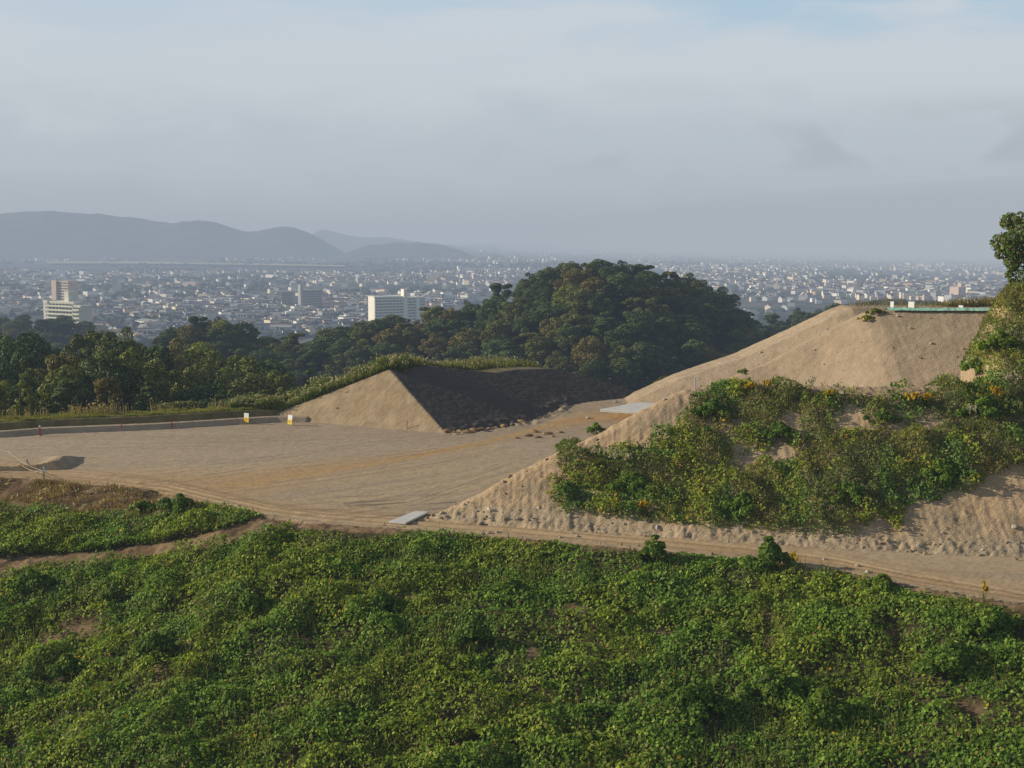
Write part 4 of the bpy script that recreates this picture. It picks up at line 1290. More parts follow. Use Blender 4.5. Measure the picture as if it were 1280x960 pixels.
def build_furniture():
    sign(308, 530, "white and yellow sign standing left of the embankment by the low berm", rz=-.55, lean=-.03)
    sign(362, 532, "white and yellow sign leaning at the embankment's left foot", rz=-.65, lean=-.12)
    sign(1115, 386, "left plain white board on top of the big dirt mound", .4, .62, rz=-.8, plain=True)
    sign(1139, 386, "larger white board on the big dirt mound, right of the narrow one", .7, .62, rz=-.8, plain=True)
    sign(1201, 386, "low small white board at the right of the mound top", .5, .22, rz=-.8, plain=True)
    stake(50, 545, 1.05, "red and white marker post with round foot at the left far edge of the pad", (M_RED, M_WHITE), .12, "marker_post", "post", None, M_WOOD)
    stake(215, 534, .75, "red stake at the far edge of the pad left of the embankment", (M_RED, M_RED), .08)
    stake(152, 535, .4, "short red peg on the far berm of the pad", (M_RED, M_RED), .07)
    stake(296, 530, .6, "reddish stake just left of the first yellow sign", (M_WOOD, M_RED), .07)
    stake(509, 536, .8, "thin pinkish stake at the foot of the sunlit embankment face", (M_WOOD, M_RED), .06)
    stake(869, 488, 1.0, "white stake on the flank of the dirt mound above the weeds", (M_WHITE, M_WHITE), .09)
    stake(792, 487, .8, "pale post at the right end of the black slope", (M_WOOD, M_WOOD), .12)
    stake(622, 464, 1.0, "wooden post in the grass on top of the black slope", (M_WOOD, M_WOOD), .14)
    stake(1074, 388, 1.6, "thin pole on the top left of the big dirt mound", (M_WOOD, M_WOOD), .05)
    a = stake(27, 589, .62, "low red topped stake on the left rim carrying the rope", (M_WOOD, M_RED), .06, cross=True)
    b = stake(55, 600, 1.05, "pale wooden stake with crosspiece at the end of the rope barrier", (M_WOOD, M_WHITE), .09, cross=True)
    c = stake(-40, 592, .9, "pale stake of the rope barrier beyond the left edge", (M_WOOD, M_WHITE), .08)
    for lab, p, q, hz, hq, sag in [("long sagging rope from the pale end stake to the left over the heap", b, (a[0] - 2.5, a[1] + 4, a[2]), .72, 1.0, .25), ("low rope between the red topped stake and the left edge", a, c, .4, .6, .22), ("short rope joining the red topped stake and the pale end stake", a, b, .45, .6, .15)]:
        pts = []
        for i in range(13):
            t = i / 12
            pts.append((p[0] + (q[0] - p[0]) * t, p[1] + (q[1] - p[1]) * t, p[2] + hz + (q[2] + hq - p[2] - hz) * t - sag * 4 * t * (1 - t)))
        mb = MB(); mb.tube(pts, [.022] * 13, 5)
        props(mb.build("rope", M_ROPE, None, True), lab, "rope")
    # pale slabs
    C = [onz(486, 654, .06), onz(507, 656, .06), onz(536, 642, .06), onz(519, 641, .06)]
    plate(C, "small pale slab lying at the left tip of the weedy bank", .14)
    C = [onz(750, 515, 1.25), onz(800, 518, 1.25), onz(846, 504, 1.25), onz(808, 504.5, 1.25)]
    plate(C, "large pale slab on the ramp between the black slope and the bank", .3)
    # green sheet strip
    rng = np.random.default_rng(3)
    A, B = onY(1104, 388, 140.2), onY(1250, 390, 137)
    n, k = 150, 10
    V = []
    for i in range(n):
        t = i / (n - 1)
        x = A[0] + (B[0] - A[0]) * t
        yc = 141 - 0.32 * (x - 30)
        g = site_height(np.array([x]), np.array([yc + .5]), False)[0][0]
        for j in range(k):
            s = j / (k - 1)
            a = math.pi * s
            V.append((x, yc + 0.5 * (s - .5) * 2, g + 0.04 + 0.24 * math.sin(a) * (0.75 + 0.5 * vnoise(np.array([t * 26]), np.array([s * 2.]), 5)[0]) + 0.06 * (vnoise(np.array([t * 70]), np.array([s * 6]), 9)[0] - .5)))
    idx = np.arange(n * k).reshape(n, k)
    Q = np.stack([idx[:-1, :-1], idx[1:, :-1], idx[1:, 1:], idx[:-1, 1:]], -1).reshape(-1, 4)
    props(link("green_sheet", np_mesh("green_sheet", np.array(V), [Q], M_TARP, smooth=True)), "crumpled strip of green sheeting along the top of the big dirt mound", "sheet")
    # rocks
    meshes = [rock_mesh(i, M_ROCK) for i in range(4)]
    clods = [rock_mesh(20 + i, M_CLOD) for i in range(4)]
    R = [(1148, 684, .26, "white stone at the far side of the track on the right"), (1268, 660, .45, "pale boulder in the bare cut at the right edge"), (722, 671, .22, "stone on the track edge below the weedy bank"), (700, 672, .2, "stone left of another stone on the track edge"),
         (612, 667, .3, "ochre stone in the pile at the near track edge"), (602, 668, .25, "left stone of the pile at the near track edge"), (622, 666, .25, "right stone of the pile at the near track edge"), (596, 640, .22, "white pebble on the bare cone of the bank"),
         (1042, 672, .25, "white stone at the foot of the bank above the track"), (1030, 700, .2, "stone beside the track right of the peaked bush"), (1085, 716, .35, "grey stone in the rubble at the near track edge"), (1072, 708, .3, "dark stone in the rubble left of the grey one"),
         (1164, 430, .35, "white stone in the middle of the big mound face"), (1138, 411, .3, "small white stone in the upper face of the big mound"), (1122, 396, .35, "grey stone near the top left of the mound face"), (1204, 437, .3, "white stone at the right of the mound face"),
         (831, 500, .25, "white stone on the mound flank above the large slab"), (770, 503, .4, "pale stones at the foot of the black slope end"), (735, 523, .4, "stone above the lone round bush"), (421, 511, .25, "white stone on the sunlit embankment face"), (1178, 667, .2, "small pale stone low in the bare cut")]
    for i, (px, py, s, lab) in enumerate(R):
        x, y, z = ground(px, py)
        o = link("stone", meshes[i % 4]); o.location = (x, y, z + s * .15); o.scale = (s, s, s); o.rotation_euler = (0, 0, i * 1.7)
        props(o, lab, "stone", "stones on the bare earth")
    rng = np.random.default_rng(6)
    Cl = [(566, 541), (575, 540), (584, 541), (592, 538), (601, 537), (611, 536), (620, 535), (630, 533), (640, 531), (652, 528), (660, 545), (672, 547), (684, 543), (690, 546), (645, 548), (668, 540), (700, 541), (560, 539)]
    for i, (px, py) in enumerate(Cl):
        x, y, z = ground(px, py); s = rng.uniform(.45, .95)
        o = link("earth_clod", clods[i % 4]); o.location = (x, y, z + .05); o.scale = (s * 1.3, s, s * .7); o.rotation_euler = (0, 0, rng.uniform(0, 6))
        props(o, None, "clod", "earth clods at the foot of the black slope")
        LABELS.setdefault("brown earth clod in the row along the foot of the black slope" if py < 542 else "brown earth clod on the haul route below the black slope", []).append((px, o))


# ------------------------------------------------------------------ town
PLAIN = -76.0
SKYLINE = ([-80, 0, 60, 110, 145, 205, 228, 285, 320, 345, 400, 480, 540, 570, 600, 640, 690, 730, 770, 830, 880, 910, 935, 965, 1040, 1075, 1110, 1180, 1200, 1240, 1280],
           [400, 394, 390, 400, 430, 430, 412, 412, 422, 426, 416, 406, 394, 385, 372, 352, 330, 318, 318, 335, 356, 378, 402, 390, 380, 376, 372, 374, 383, 383, 330])


def facade(name, px, py_base, py_top, Y, w, d, rz, label, wall, floors, balc=True, tower=None, extra=None, cols=8, zb=None):
    """apartment block of storeys: front along local -y"""
    base = onY(px, py_base, Y); top = onY(px, py_top, Y)
    z0 = PLAIN if zb is None else zb
    root = empty(name, (base[0], Y, z0), rz, label, "building")
    H = top[2] - z0
    nf = floors; fh = 3.0
    MB().box(-w / 2, w / 2, -d / 2, d / 2, -3, H).build("wall", wall, root)
    MB().box(-w / 2 - .2, w / 2 + .2, -d / 2 - .2, d / 2 + .2, H + .01, H + .9).build("parapet", wall, root)
    for k in range(nf):
        z = H - fh * (k + 1)
        if z < 0: break
        m = MB(); m.box(-w / 2 + .6, w / 2 - .6, -d / 2 - .06, -d / 2 - .003, z + (1.0 if balc else 1.0), z + 2.1)
        m.build("window_band", M_GLASSDARK, root)
        if balc:
            b = MB(); b.box(-w / 2 + .3, w / 2 - .3, -d / 2 - 1.5, -d / 2 - .07, z - .15, z + .05)
            b.box(-w / 2 + .3, w / 2 - .3, -d / 2 - 1.6, -d / 2 - 1.45, z - .15, z + 1.15)
            for c in range(cols + 1):
                x = -w / 2 + .3 + (w - .6) * c / cols
                b.box(x - .1, x + .1, -d / 2 - 1.44, -d / 2 - .07, z + .06, z + 2.6)
            b.build("balcony", wall, root)
    if tower:
        for (x0, x1, y0, y1, h) in tower:
            MB().box(x0, x1, y0, y1, -3, H + h).build("stair_tower", wall, root)
    return root


def build_town():
    rng = np.random.default_rng(19)
    cream = simple_mat("cream_wall", (0.86, 0.82, 0.72), 0.8, 0.06, .2)
    pink = simple_mat("pink_wall", (0.68, 0.53, 0.42), 0.8, 0.06, .2)
    grey = simple_mat("grey_wall", (0.34, 0.34, 0.34), 0.8, 0.06, .2)
    green = simple_mat("pale_wall", (0.70, 0.69, 0.58), 0.8, 0.06, .2)
    # plain
    m, nt, out = new_mat("plain_fields")
    geo = nd(nt, "ShaderNodeNewGeometry")
    n1 = nd(nt, "ShaderNodeTexNoise", i_Scale=0.004, i_Detail=6.0, i_Roughness=0.6)
    v1 = nd(nt, "ShaderNodeTexVoronoi", i_Scale=0.014)
    for n in (n1, v1): nt.links.new(geo.outputs["Position"], n.inputs["Vector"])
    rmp = nd(nt, "ShaderNodeValToRGB")
    el = rmp.color_ramp.elements
    el[0].position = .36; el[0].color = (0.035, 0.05, 0.03, 1); el[1].position = .68; el[1].color = (0.17, 0.15, 0.10, 1)
    e2 = el.new(.5); e2.color = (0.085, 0.085, 0.075, 1)
    nt.links.new(n1.outputs["Fac"], rmp.inputs[0])
    sp = nd(nt, "ShaderNodeSeparateColor"); nt.links.new(v1.outputs["Color"], sp.inputs[0])
    mr = nd(nt, "ShaderNodeMapRange"); nt.links.new(sp.outputs[0], mr.inputs["Value"]); mr.inputs["To Min"].default_value = .6; mr.inputs["To Max"].default_value = 1.5
    sc = nd(nt, "ShaderNodeVectorMath", operation='SCALE'); nt.links.new(rmp.outputs[0], sc.inputs[0]); nt.links.new(mr.outputs[0], sc.inputs["Scale"])
    b = nd(nt, "ShaderNodeBsdfPrincipled"); b.inputs["Roughness"].default_value = .95; b.inputs["Specular IOR Level"].default_value = .05
    nt.links.new(sc.outputs[0], b.inputs["Base Color"]); nt.links.new(b.outputs[0], out.inputs[0])
    V = [(-60000, -3000, PLAIN), (60000, -3000, PLAIN), (60000, 90000, PLAIN), (-60000, 90000, PLAIN)]
    props(link("plain_ground", np_mesh("plain", np.array(V), [np.array([[0, 1, 2, 3]])], m)), "flat hazy plain under the town reaching the horizon", kind="structure")
    # river band and pale levees
    def strip(name, ptsA, ptsB, z, col, label):
        A = [onz(x, y, PLAIN + z) for x, y in ptsA]; B = [onz(x, y, PLAIN + z) for x, y in ptsB]
        V = np.array(A + B[::-1]); nA = len(A)
        mm = simple_mat(name, col, .8, .2, .01)
        Q = np.array([[i, i + 1, 2 * nA - 2 - i, 2 * nA - 1 - i] for i in range(nA - 1)])
        props(link(name, np_mesh(name, V, [Q], mm)), label, kind="structure")
    strip("river_water", [(-80, 339), (120, 338), (300, 337), (440, 339), (620, 342)], [(-80, 330), (120, 329.5), (300, 330), (440, 332), (620, 336)], .4, (0.05, 0.065, 0.075), "dark river band crossing the hazy plain")
    strip("river_levee", [(60, 329.3), (150, 329.2), (250, 330.2), (330, 331.4), (430, 333)], [(60, 326.6), (150, 326.4), (250, 327.8), (330, 329), (430, 331.4)], 6, (0.34, 0.35, 0.26), "pale river levee on the hazy plain at left")
    strip("river_road", [(960, 350), (1080, 353), (1180, 357), (1300, 358)], [(960, 348), (1080, 350.8), (1180, 355), (1300, 356.5)], .8, (0.34, 0.33, 0.3), "pale long road on the hazy plain at right")
    strip("field_road", [(-80, 354), (60, 353), (220, 358), (330, 362)], [(-80, 352.4), (60, 351.6), (220, 356.6), (330, 360.8)], .8, (0.30, 0.29, 0.25), "pale road between fields of the hazy plain at left")
    # big blocks
    facade("apartment_block", 484, 412, 371, 1480, 36, 15, math.radians(30), "tall cream apartment block with sunlit left end above the wooded ridge", cream, 14, True, [(14.5, 18.6, -10.5, -3, 8)], cols=9)
    facade("apartment_wing", 516, 412, 372, 1490, 23, 11, math.radians(24), "shaded wing of the tall apartment block, just right of its stair tower", cream, 14, True, [(1.2, 4.6, -8.8, -3, 1.2)], cols=6)
    facade("stepped_apartment", 84, 402, 378, 1080, 33, 12, math.radians(-36), "long pale apartment block with rows of balconies on the left hazy hill", green, 8, True, [(-19, -14.3, -7, 2, 1.5), (1.5, 6.5, -3, 4, 8.5)], cols=8, zb=-58)
    facade("terrace_apartment", 104, 402, 383, 1064, 8, 10, math.radians(-36), "lower stepped end of the long pale balcony block", green, 6, True, None, cols=2, zb=-58)
    facade("pink_tower", 83, 398, 352, 1600, 25, 14, math.radians(-32), "pinkish tower block rising behind the long balcony block", pink, 12, False, [(-12.2, -4.5, -9.4, 0, 1.5), (12, 15.5, -5, 5, -16)], cols=6)
    facade("grey_block", 388, 395, 363, 1750, 26, 14, math.radians(32), "large grey shaded block with a thin tower in the town left of centre", grey, 11, False, [(-16, -13.2, -7.4, 0, 7.5)], cols=7)
    facade("grey_annex", 361, 392, 365, 1770, 14, 12, math.radians(-6), "paler front block beside the large grey shaded block", grey, 10, False, None, cols=4)
    facade("red_tower", 1196, 392, 359, 2100, 18, 15, math.radians(40), "pinkish tower with shaded right side in the hazy town at right", pink, 12, False, [(-3, 2, -7.8, -2, 6)], cols=5)
    facade("pale_block", 284, 372, 361, 2600, 15, 14, math.radians(-12), "pinkish mid-rise in the hazy town, right one of a pair near left centre", pink, 6, False, None, cols=4)
    facade("grey_midrise", 271, 372, 362, 2620, 12, 14, math.radians(-12), "greyish mid-rise in the hazy town, left one of a pair near left centre", green, 6, False, None, cols=3)
    facade("long_hall", 199, 352, 344.5, 3300, 66, 40, math.radians(4), "long low pale hall on the hazy plain at upper left", green, 2, False, None, cols=12)
    facade("school_block", 443, 396, 387, 1900, 27, 10, math.radians(-24), "long peach building left of the tall apartment block", pink, 3, False, [(-9, -5, -6, 0, 2.2), (-1, 3, -6, 0, 2)], cols=8)
    # houses
    WALLS = [("white", (0.84, 0.82, 0.77)), ("cream", (0.76, 0.66, 0.50)), ("grey", (0.42, 0.42, 0.41)), ("peach", (0.68, 0.50, 0.37)), ("pale", (0.68, 0.66, 0.60))]
    ROOFS = [("dark grey", (0.075, 0.08, 0.085)), ("slate blue", (0.07, 0.085, 0.12)), ("brown", (0.13, 0.085, 0.06)), ("reddish", (0.2, 0.08, 0.05)), ("pale", (0.38, 0.37, 0.35))]
    WM = [simple_mat("wall_" + a, c, .8, .05, .1) for a, c in WALLS]
    RM = [simple_mat("roof_" + a, c, .7, .12, .3) for a, c in ROOFS]
    n = 40000
    Yv = 1 / rng.uniform(1 / 9000, 1 / 1080, n)
    Yv = np.concatenate([Yv, rng.uniform(1100, 4200, 14000)])
    n = len(Yv)
    X = rng.uniform(-.38, .38, n) * Yv
    px, py = pix(X, Yv, PLAIN)
    dens = fbm(X * 0.0030, Yv * 0.0016, 4, 130)
    keep = rng.uniform(size=n) < np.clip(sstep(0.44, 0.56, dens) * 1.0 + .05, 0, 1)
    keep &= (py < np.interp(px, *SKYLINE) + 2)
    keep &= ~((py > 328) & (py < 340) & (px < 560))
    keep &= rng.uniform(size=n) < np.where(Yv < 3500, 1, np.where(Yv < 6000, .5, .35))
    X, Yv, px, py = X[keep], Yv[keep], px[keep], py[keep]
    n = len(X)
    kind = rng.choice(3, n, p=[.90, .07, .03])  # gabled, flat block, long shed
    w = np.where(kind == 0, rng.uniform(7, 11, n), np.where(kind == 1, rng.uniform(9, 17, n), rng.uniform(18, 42, n)))
    dd = np.where(kind == 0, rng.uniform(6, 9, n), np.where(kind == 1, rng.uniform(9, 13, n), rng.uniform(12, 22, n)))
    h = np.where(kind == 0, rng.uniform(4.2, 6.2, n), np.where(kind == 1, rng.uniform(6, 12, n), rng.uniform(5, 8, n)))
    farb = Yv > 5000
    h = np.where(farb & (kind == 1), h * rng.uniform(.8, 1.7, n), h)
    rh = np.where(kind == 0, rng.uniform(1.8, 3.0, n), np.where(kind == 1, 0.6, 1.6))
    rz = rng.normal(0.1, .5, n) + rng.choice([0, math.pi / 2], n)
    wc = rng.choice(5, n, p=[.34, .24, .15, .09, .18]); rc = rng.choice(5, n, p=[.40, .24, .14, .05, .17])
    size = w * h / Yv ** 2
    order = np.argsort(-size)
    NTH = 288
    # individual houses: the ones that show largest
    protos = {}
    def zone(px, py):
        if px < 60: return "left of the pinkish tower block"
        if px < 160: return "around the pinkish tower block"
        if px < 350: return "between pinkish tower and grey block"
        if px < 450: return "around the large grey block"
        if px < 545: return "around the tall cream apartment block"
        if px < 700: return "left of the wooded hill's summit"
        if px < 960: return "right of the wooded hill's summit"
        return "behind the big dirt mound"
    for j in order[:NTH]:
        key = (kind[j], wc[j], rc[j])
        if key not in protos:
            mb = MB()
            mb.box(-.5, .5, -.5, .5, -.1, 1, 0)
            if kind[j] == 1: mb.box(-.51, .51, -.51, .51, 1.001, 1.05, 1); mb.box(-.2, .05, -.2, .2, 1.051, 1.22, 0)
            elif kind[j] == 0: mb.gable(-.57, .57, -.62, .62, 1.001, 1.45, 1)
            else: mb.gable(-.52, .52, -.53, .53, 1.001, 1.25, 1)
            if kind[j] != 2:
                for s in range(3): mb.box(-.4 + s * .3, -.22 + s * .3, -.512, -.502, .15, .42, 2); mb.box(-.4 + s * .3, -.22 + s * .3, -.512, -.502, .6, .85, 2)
            protos[key] = mb.mesh("house", [WM[wc[j]], RM[rc[j]], M_GLASSDARK])
        nm = ["house", "town_block", "long_shed"][kind[j]]
        o = link(nm, protos[key])
        o.location = (X[j], Yv[j], PLAIN); o.scale = (w[j], dd[j], h[j]); o.rotation_euler = (0, 0, rz[j])
        props(o, None, ["house", "building", "shed"][kind[j]], "buildings of the hazy town")
        lab = f"{WALLS[wc[j]][0]} " + [f"house with {ROOFS[rc[j]][0]} gabled roof", "flat-roofed town block", f"long shed with {ROOFS[rc[j]][0]} roof"][kind[j]] + " " + zone(px[j], py[j])
        LABELS.setdefault(lab, []).append((px[j], o))
    rest = order[NTH:]
    # the remainder: one mass
    k = len(rest)
    bx = np.array([(-.5, -.5, 0), (.5, -.5, 0), (.5, .5, 0), (-.5, .5, 0), (-.5, -.5, 1), (.5, -.5, 1), (.5, .5, 1), (-.5, .5, 1), (-.55, 0, 1), (.55, 0, 1)])
    g = np.repeat(bx[None], k, 0)
    rr = rest
    g = g * np.stack([w[rr], dd[rr], h[rr]], 1)[:, None]
    g[:, 8:, 2] += rh[rr][:, None]
    flat = kind[rr] == 1
    g[flat, 8:, 2] = h[rr][flat][:, None] + .3
    ca, sa = np.cos(rz[rr])[:, None], np.sin(rz[rr])[:, None]
    gx = g[..., 0] * ca - g[..., 1] * sa + X[rr][:, None]; gy = g[..., 0] * sa + g[..., 1] * ca + Yv[rr][:, None]
    V = np.stack([gx, gy, g[..., 2] + PLAIN], -1).reshape(-1, 3)
    o = (np.arange(k) * 10)[:, None]
    walls = np.concatenate([o + f for f in ([0, 1, 5, 4], [1, 2, 6, 5], [2, 3, 7, 6], [3, 0, 4, 7])])
    roofs = np.concatenate([o + f for f in ([4, 5, 9, 8], [6, 7, 8, 9])])
    ends = np.concatenate([o + f for f in ([4, 8, 7], [5, 6, 9])])
    fm = np.concatenate([np.tile(wc[rr], 4), np.tile(rc[rr] + 5, 2), np.tile(wc[rr], 2)])
    me = np_mesh("town", V, [walls, roofs, ends], WM + RM, fmat=fm)
    props(link("distant_town", me), "mass of small distant houses spread over the hazy plain", kind="stuff")
    # tree clumps in the town
    n = 26000
    Yt = 1 / rng.uniform(1 / 12000, 1 / 1060, n); Xt = rng.uniform(-.38, .38, n) * Yt
    pxt, pyt = pix(Xt, Yt, PLAIN)
    kp = (rng.uniform(size=n) < sstep(.42, .62, fbm(Xt * .004, Yt * .002, 4, 140))) & (pyt < np.interp(pxt, *SKYLINE) + 3)
    Xt, Yt = Xt[kp], Yt[kp]; n = len(Xt)
    lob = np.array([(math.cos(a) * math.cos(e), math.sin(a) * math.cos(e), math.sin(e)) for e in (0, .75) for a in np.arange(6) * math.pi / 3 + e] + [(0, 0, 1.0)])
    V = lob[None] * (rng.uniform(2.5, 6, n)[:, None, None] * np.array([1.25, 1.25, 1.1])) * rng.uniform(.75, 1.25, (n, 13, 1)) * np.where(Yt > 4500, 1.6, 1)[:, None, None] + np.stack([Xt, Yt, np.full(n, PLAIN)], 1)[:, None]
    o = (np.arange(n) * 13)[:, None]
    q = np.concatenate([o + [i, (i + 1) % 6, 6 + (i + 1) % 6, 6 + i] for i in range(6)]); t = np.concatenate([o + [6 + i, 6 + (i + 1) % 6, 12] for i in range(6)])
    tm = simple_mat("town_tree_leaf", (0.045, 0.06, 0.03), .9, .3, .2)
    props(link("town_greenery", np_mesh("green", V.reshape(-1, 3), [q, t], tm)), "dark tree clumps scattered between the distant houses", kind="stuff")


def build_mountains():
    m = simple_mat("mountain_forest", (0.040, 0.055, 0.042), .95, .6, .012)
    def mount(name, label, Y, pts, depth, foot):
        P = np.array([onY(x, y, Y) for x, y in pts])
        xs = np.linspace(P[0, 0], P[-1, 0], 260)
        # smooth ridge line
        zs = np.interp(xs, P[:, 0], P[:, 2]); ker = np.ones(9) / 9
        zs = np.convolve(np.pad(zs, 4, mode='edge'), ker, 'valid')
        ts = np.linspace(-1, 1, 40)
        X, T = np.meshgrid(xs, ts)
        Zr = np.tile(zs, (40, 1)) - PLAIN + 2
        n = fbm(X * .0016, T * 3 + X * .0004, 4, int(Y) % 97) - .5
        prof = np.clip(1 - np.abs(T) ** 1.25, 0, 1)
        Z = PLAIN - 2 + Zr * np.clip(prof * (1 + .55 * n * (np.abs(T) > .03) * np.minimum(1, np.abs(T) * 3)), 0, 1)
        Z = Z + 14 * (fbm(X * .014, T * 14, 3, 7) - .5) * np.minimum(1, prof * 4)
        V = np.stack([X, Y + T * depth, Z], -1).reshape(-1, 3)
        idx = np.arange(X.size).reshape(X.shape)
        Q = np.stack([idx[:-1, :-1], idx[:-1, 1:], idx[1:, 1:], idx[1:, :-1]], -1).reshape(-1, 4)
        props(link(name, np_mesh(name, V, [Q], m, smooth=True)), label, kind="structure")
    mount("mountain_ridge", "long blue grey mountain ridge beyond the plain at left", 6500, [(-260, 300), (-200, 275), (-100, 270), (0, 267), (30, 265), (55, 262), (80, 265), (130, 268), (170, 272), (215, 280), (240, 276), (265, 276), (290, 284), (318, 291), (345, 283), (362, 282), (380, 287), (405, 300), (425, 316), (440, 330)], 600, 0)
    mount("low_hill", "low rounded blue hill right of the mountain ridge", 6300, [(400, 330), (430, 318), (455, 308), (485, 304), (520, 303), (550, 306), (575, 313), (597, 325), (610, 333)], 450, 0)
    mount("far_hill", "faint far hill in the haze behind the low rounded hill", 9500, [(380, 310), (395, 288), (408, 286), (425, 292), (450, 296), (480, 296), (520, 302), (560, 306), (620, 318), (660, 326)], 1200, 0)


# ------------------------------------------------------------------ haze, sky, light, camera
def build_air():
    mb = MB(); mb.box(-70000, 70000, -2500, 95000, PLAIN - 30, 145)
    m, nt, out = new_mat("haze_air")
    ab = nd(nt, "ShaderNodeVolumeAbsorption")
    sig = np.array([1.80e-4, 1.95e-4, 2.2e-4]); D0 = 2.9e-4
    ab.inputs["Density"].default_value = D0
    ab.inputs["Color"].default_value = tuple(1 - sig / D0) + (1,)
    em = nd(nt, "ShaderNodeEmission")
    L = np.array([0.390, 0.440, 0.498]) * sig
    em.inputs["Color"].default_value = tuple(L / L.max()) + (1,)
    em.inputs["Strength"].default_value = float(L.max())
    ad = nd(nt, "ShaderNodeAddShader")
    nt.links.new(ab.outputs[0], ad.inputs[0]); nt.links.new(em.outputs[0], ad.inputs[1])
    nt.links.new(ad.outputs[0], out.inputs["Volume"])
    props(mb.build("haze", m), "thin bluish morning haze lying over the whole plain", kind="structure")
    # a thicker bank of mist lying over the far right of the plain
    import bmesh
    bm = bmesh.new(); bmesh.ops.create_uvsphere(bm, u_segments=64, v_segments=32, radius=1.0)
    me = bpy.data.meshes.new("mist"); bm.to_mesh(me); bm.free()
    m2, nt2, out2 = new_mat("mist_air")
    ab = nd(nt2, "ShaderNodeVolumeAbsorption"); ab.inputs["Density"].default_value = 1.9e-4; ab.inputs["Color"].default_value = (.02, .01, 0.0, 1)
    em = nd(nt2, "ShaderNodeEmission"); Lm = np.array([0.408, 0.448, 0.500]) * 1.9e-4
    em.inputs["Color"].default_value = tuple(Lm / Lm.max()) + (1,); em.inputs["Strength"].default_value = float(Lm.max())
    ad = nd(nt2, "ShaderNodeAddShader"); nt2.links.new(ab.outputs[0], ad.inputs[0]); nt2.links.new(em.outputs[0], ad.inputs[1]); nt2.links.new(ad.outputs[0], out2.inputs["Volume"])
    me.materials.append(m2)
    for k in (0.45, 0.6, 0.76, 0.93, 1.1, 1.28, 1.47, 1.66):
        mo = link("haze_bank", me); mo.location = (2700, 8000, PLAIN); mo.scale = (1680 * k, 4650 * k, 215 * k)
        props(mo, "pale mist bank swallowing the far right of the town", group="layers of the mist bank", kind="structure")
    w = bpy.data.worlds.new("World"); scene.world = w; w.use_nodes = True
    nt = w.node_tree; nt.nodes.clear()
    out = nd(nt, "ShaderNodeOutputWorld")
    sky = nd(nt, "ShaderNodeTexSky", sky_type='NISHITA', sun_disc=False)
    sky.sun_elevation = SUN_EL
    sky.sun_rotation = math.atan2(SUN.x, SUN.y)
    sky.air_density = 1.0; sky.dust_density = 1.0; sky.ozone_density = 1.0
    bg1 = nd(nt, "ShaderNodeBackground"); bg1.inputs["Strength"].default_value = 0.062
    nt.links.new(sky.outputs[0], bg1.inputs["Color"])
    tc = nd(nt, "ShaderNodeTexCoord")
    sep = nd(nt, "ShaderNodeSeparateXYZ"); nt.links.new(tc.outputs["Generated"], sep.inputs[0])
    mp = nd(nt, "ShaderNodeMapping"); mp.inputs["Scale"].default_value = (1, 1, 5.0); mp.inputs["Rotation"].default_value = (0, math.radians(-3), 0)
    nt.links.new(tc.outputs["Generated"], mp.inputs["Vector"])
    n1 = nd(nt, "ShaderNodeTexNoise", i_Scale=4.2, i_Detail=7.0, i_Roughness=0.52); n1.inputs["Distortion"].default_value = 0.35
    nt.links.new(mp.outputs[0], n1.inputs["Vector"])
    n2 = nd(nt, "ShaderNodeTexNoise", i_Scale=9.0, i_Detail=6.0, i_Roughness=0.55); n2.inputs["Distortion"].default_value = 0.4
    mp2 = nd(nt, "ShaderNodeMapping"); mp2.inputs["Scale"].default_value = (1, 1, 2.2); mp2.inputs["Location"].default_value = (0.4, 2.1, 0.2)
    nt.links.new(tc.outputs["Generated"], mp2.inputs["Vector"]); nt.links.new(mp2.outputs[0], n2.inputs["Vector"])

    def mrange(src, a, b, c, d, smooth=True):
        r = nd(nt, "ShaderNodeMapRange")
        if smooth: r.interpolation_type = 'SMOOTHSTEP'
        for k, v in zip(("From Min", "From Max", "To Min", "To Max"), (a, b, c, d)): r.inputs[k].default_value = v
        nt.links.new(src, r.inputs["Value"]); return r.outputs[0]

    def mth(op, a, b):
        r = nd(nt, "ShaderNodeMath", operation=op)
        for i, v in enumerate((a, b)):
            if isinstance(v, (int, float)): r.inputs[i].default_value = v
            else: nt.links.new(v, r.inputs[i])
        return r.outputs[0]
    gaps = mrange(n1.outputs["Fac"], 0.42, 0.60, 1.0, 0.0)
    gaps = mth('MULTIPLY', gaps, mrange(sep.outputs[2], 0.095, 0.165, 0.0, 1.0))
    gaps = mth('MULTIPLY', gaps, mrange(sep.outputs[0], -0.25, 0.30, 0.35, 1.0))
    fac = mrange(sep.outputs[2], 0.20, 0.45, 1.0, 0.10)
    # cloud colour: paler above, greyer low, darker smudges in a band
    ramp = nd(nt, "ShaderNodeValToRGB"); ramp.color_ramp.interpolation = 'EASE'
    el = ramp.color_ramp.elements
    el[0].position = 0.0; el[0].color = (0.448, 0.503, 0.560, 1)
    el[1].position = 1.0; el[1].color = (0.58, 0.66, 0.73, 1)
    e = el.new(.35); e.color = (0.508, 0.572, 0.632, 1)
    e = el.new(.66); e.color = (0.605, 0.662, 0.710, 1)
    wob = mrange(n2.outputs["Fac"], .3, .7, -.02, .02, False)
    elv = mth('ADD', sep.outputs[2], wob)
    nt.links.new(mrange(elv, 0.0, 0.17, 0.0, 1.0, False), ramp.inputs[0])
    band = mth('MULTIPLY', mrange(sep.outputs[2], .030, .06, 0, 1), mrange(sep.outputs[2], .105, .075, 0, 1))
    side = mrange(sep.outputs[0], -0.10, 0.08, 0, 1)
    smud = mth('MULTIPLY', mth('MULTIPLY', band, side), mrange(n2.outputs["Fac"], .47, .66, 0, .17))
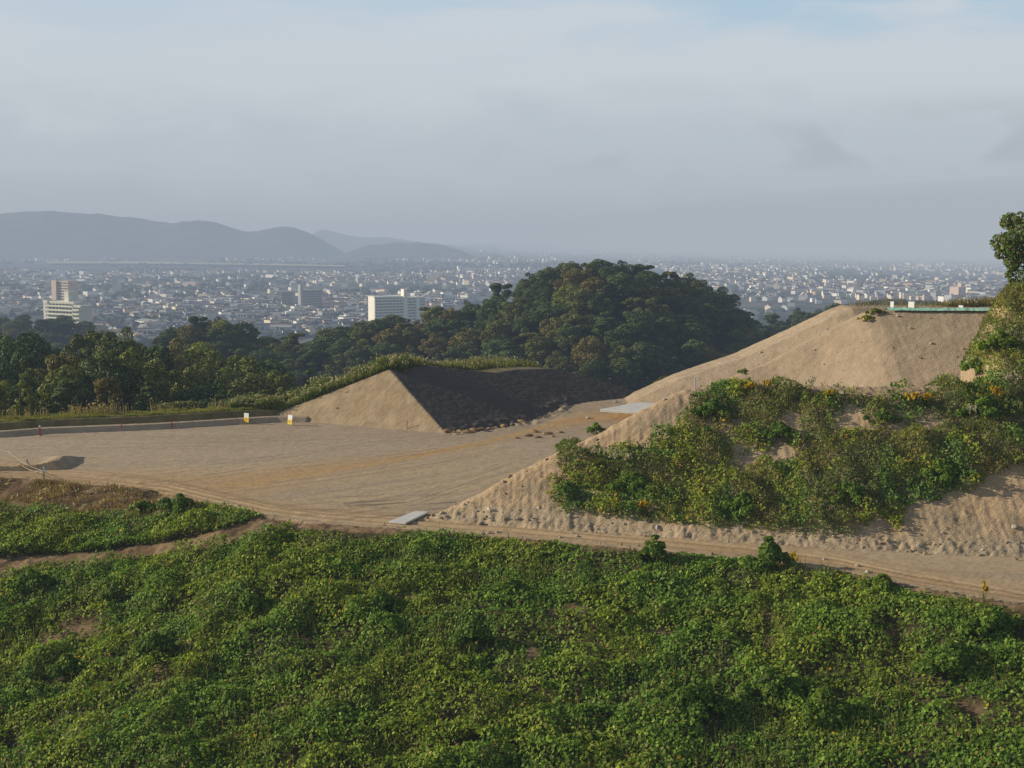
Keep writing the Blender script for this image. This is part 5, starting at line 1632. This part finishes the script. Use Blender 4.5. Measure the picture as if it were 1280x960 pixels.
    dk = nd(nt, "ShaderNodeVectorMath", operation='SCALE'); nt.links.new(ramp.outputs[0], dk.inputs[0]); nt.links.new(mth('SUBTRACT', 1.0, smud), dk.inputs["Scale"])
    cm = nd(nt, "ShaderNodeMix", data_type='RGBA')
    nt.links.new(gaps, cm.inputs[0]); nt.links.new(dk.outputs[0], cm.inputs[6]); cm.inputs[7].default_value = (0.40, 0.575, 0.72, 1)
    bg2 = nd(nt, "ShaderNodeBackground"); nt.links.new(cm.outputs[2], bg2.inputs["Color"])
    mx = nd(nt, "ShaderNodeMixShader")
    nt.links.new(fac, mx.inputs[0]); nt.links.new(bg1.outputs[0], mx.inputs[1]); nt.links.new(bg2.outputs[0], mx.inputs[2])
    nt.links.new(mx.outputs[0], out.inputs[0])
    sun = bpy.data.lights.new("sun", 'SUN'); sun.energy = 5.0; sun.angle = math.radians(0.55); sun.color = (1.0, 0.90, 0.73)
    so = bpy.data.objects.new("sun", sun); COL.objects.link(so); so.location = (-60, 0, 60)
    so.rotation_euler = SUN.to_track_quat('Z', 'Y').to_euler()
    cam = bpy.data.cameras.new("camera"); co = bpy.data.objects.new("camera", cam); COL.objects.link(co)
    cam.sensor_width = 36; cam.lens = 36 * F / 1280; cam.clip_end = 200000; cam.clip_start = 0.5
    co.location = (0, 0, CAMZ); co.rotation_euler = (math.pi / 2 - PITCH, 0, 0)
    scene.camera = co
    scene.view_settings.view_transform = 'Standard'; scene.view_settings.look = 'None'; scene.view_settings.exposure = 0
    cy = scene.cycles
    cy.max_bounces = 5; cy.diffuse_bounces = 2; cy.glossy_bounces = 1; cy.transmission_bounces = 3; cy.transparent_max_bounces = 8; cy.volume_bounces = 0
    cy.caustics_reflective = False; cy.caustics_refractive = False
    cy.use_denoising = False
    cy.use_adaptive_sampling = False


build_site()
build_far_ground()
build_kudzu()
build_bank_veg()
build_grasses()
build_plants()
build_trees()
build_understory()
right_tree()
build_rubble()
build_furniture()
build_town()
build_mountains()
build_air()
finish_labels()
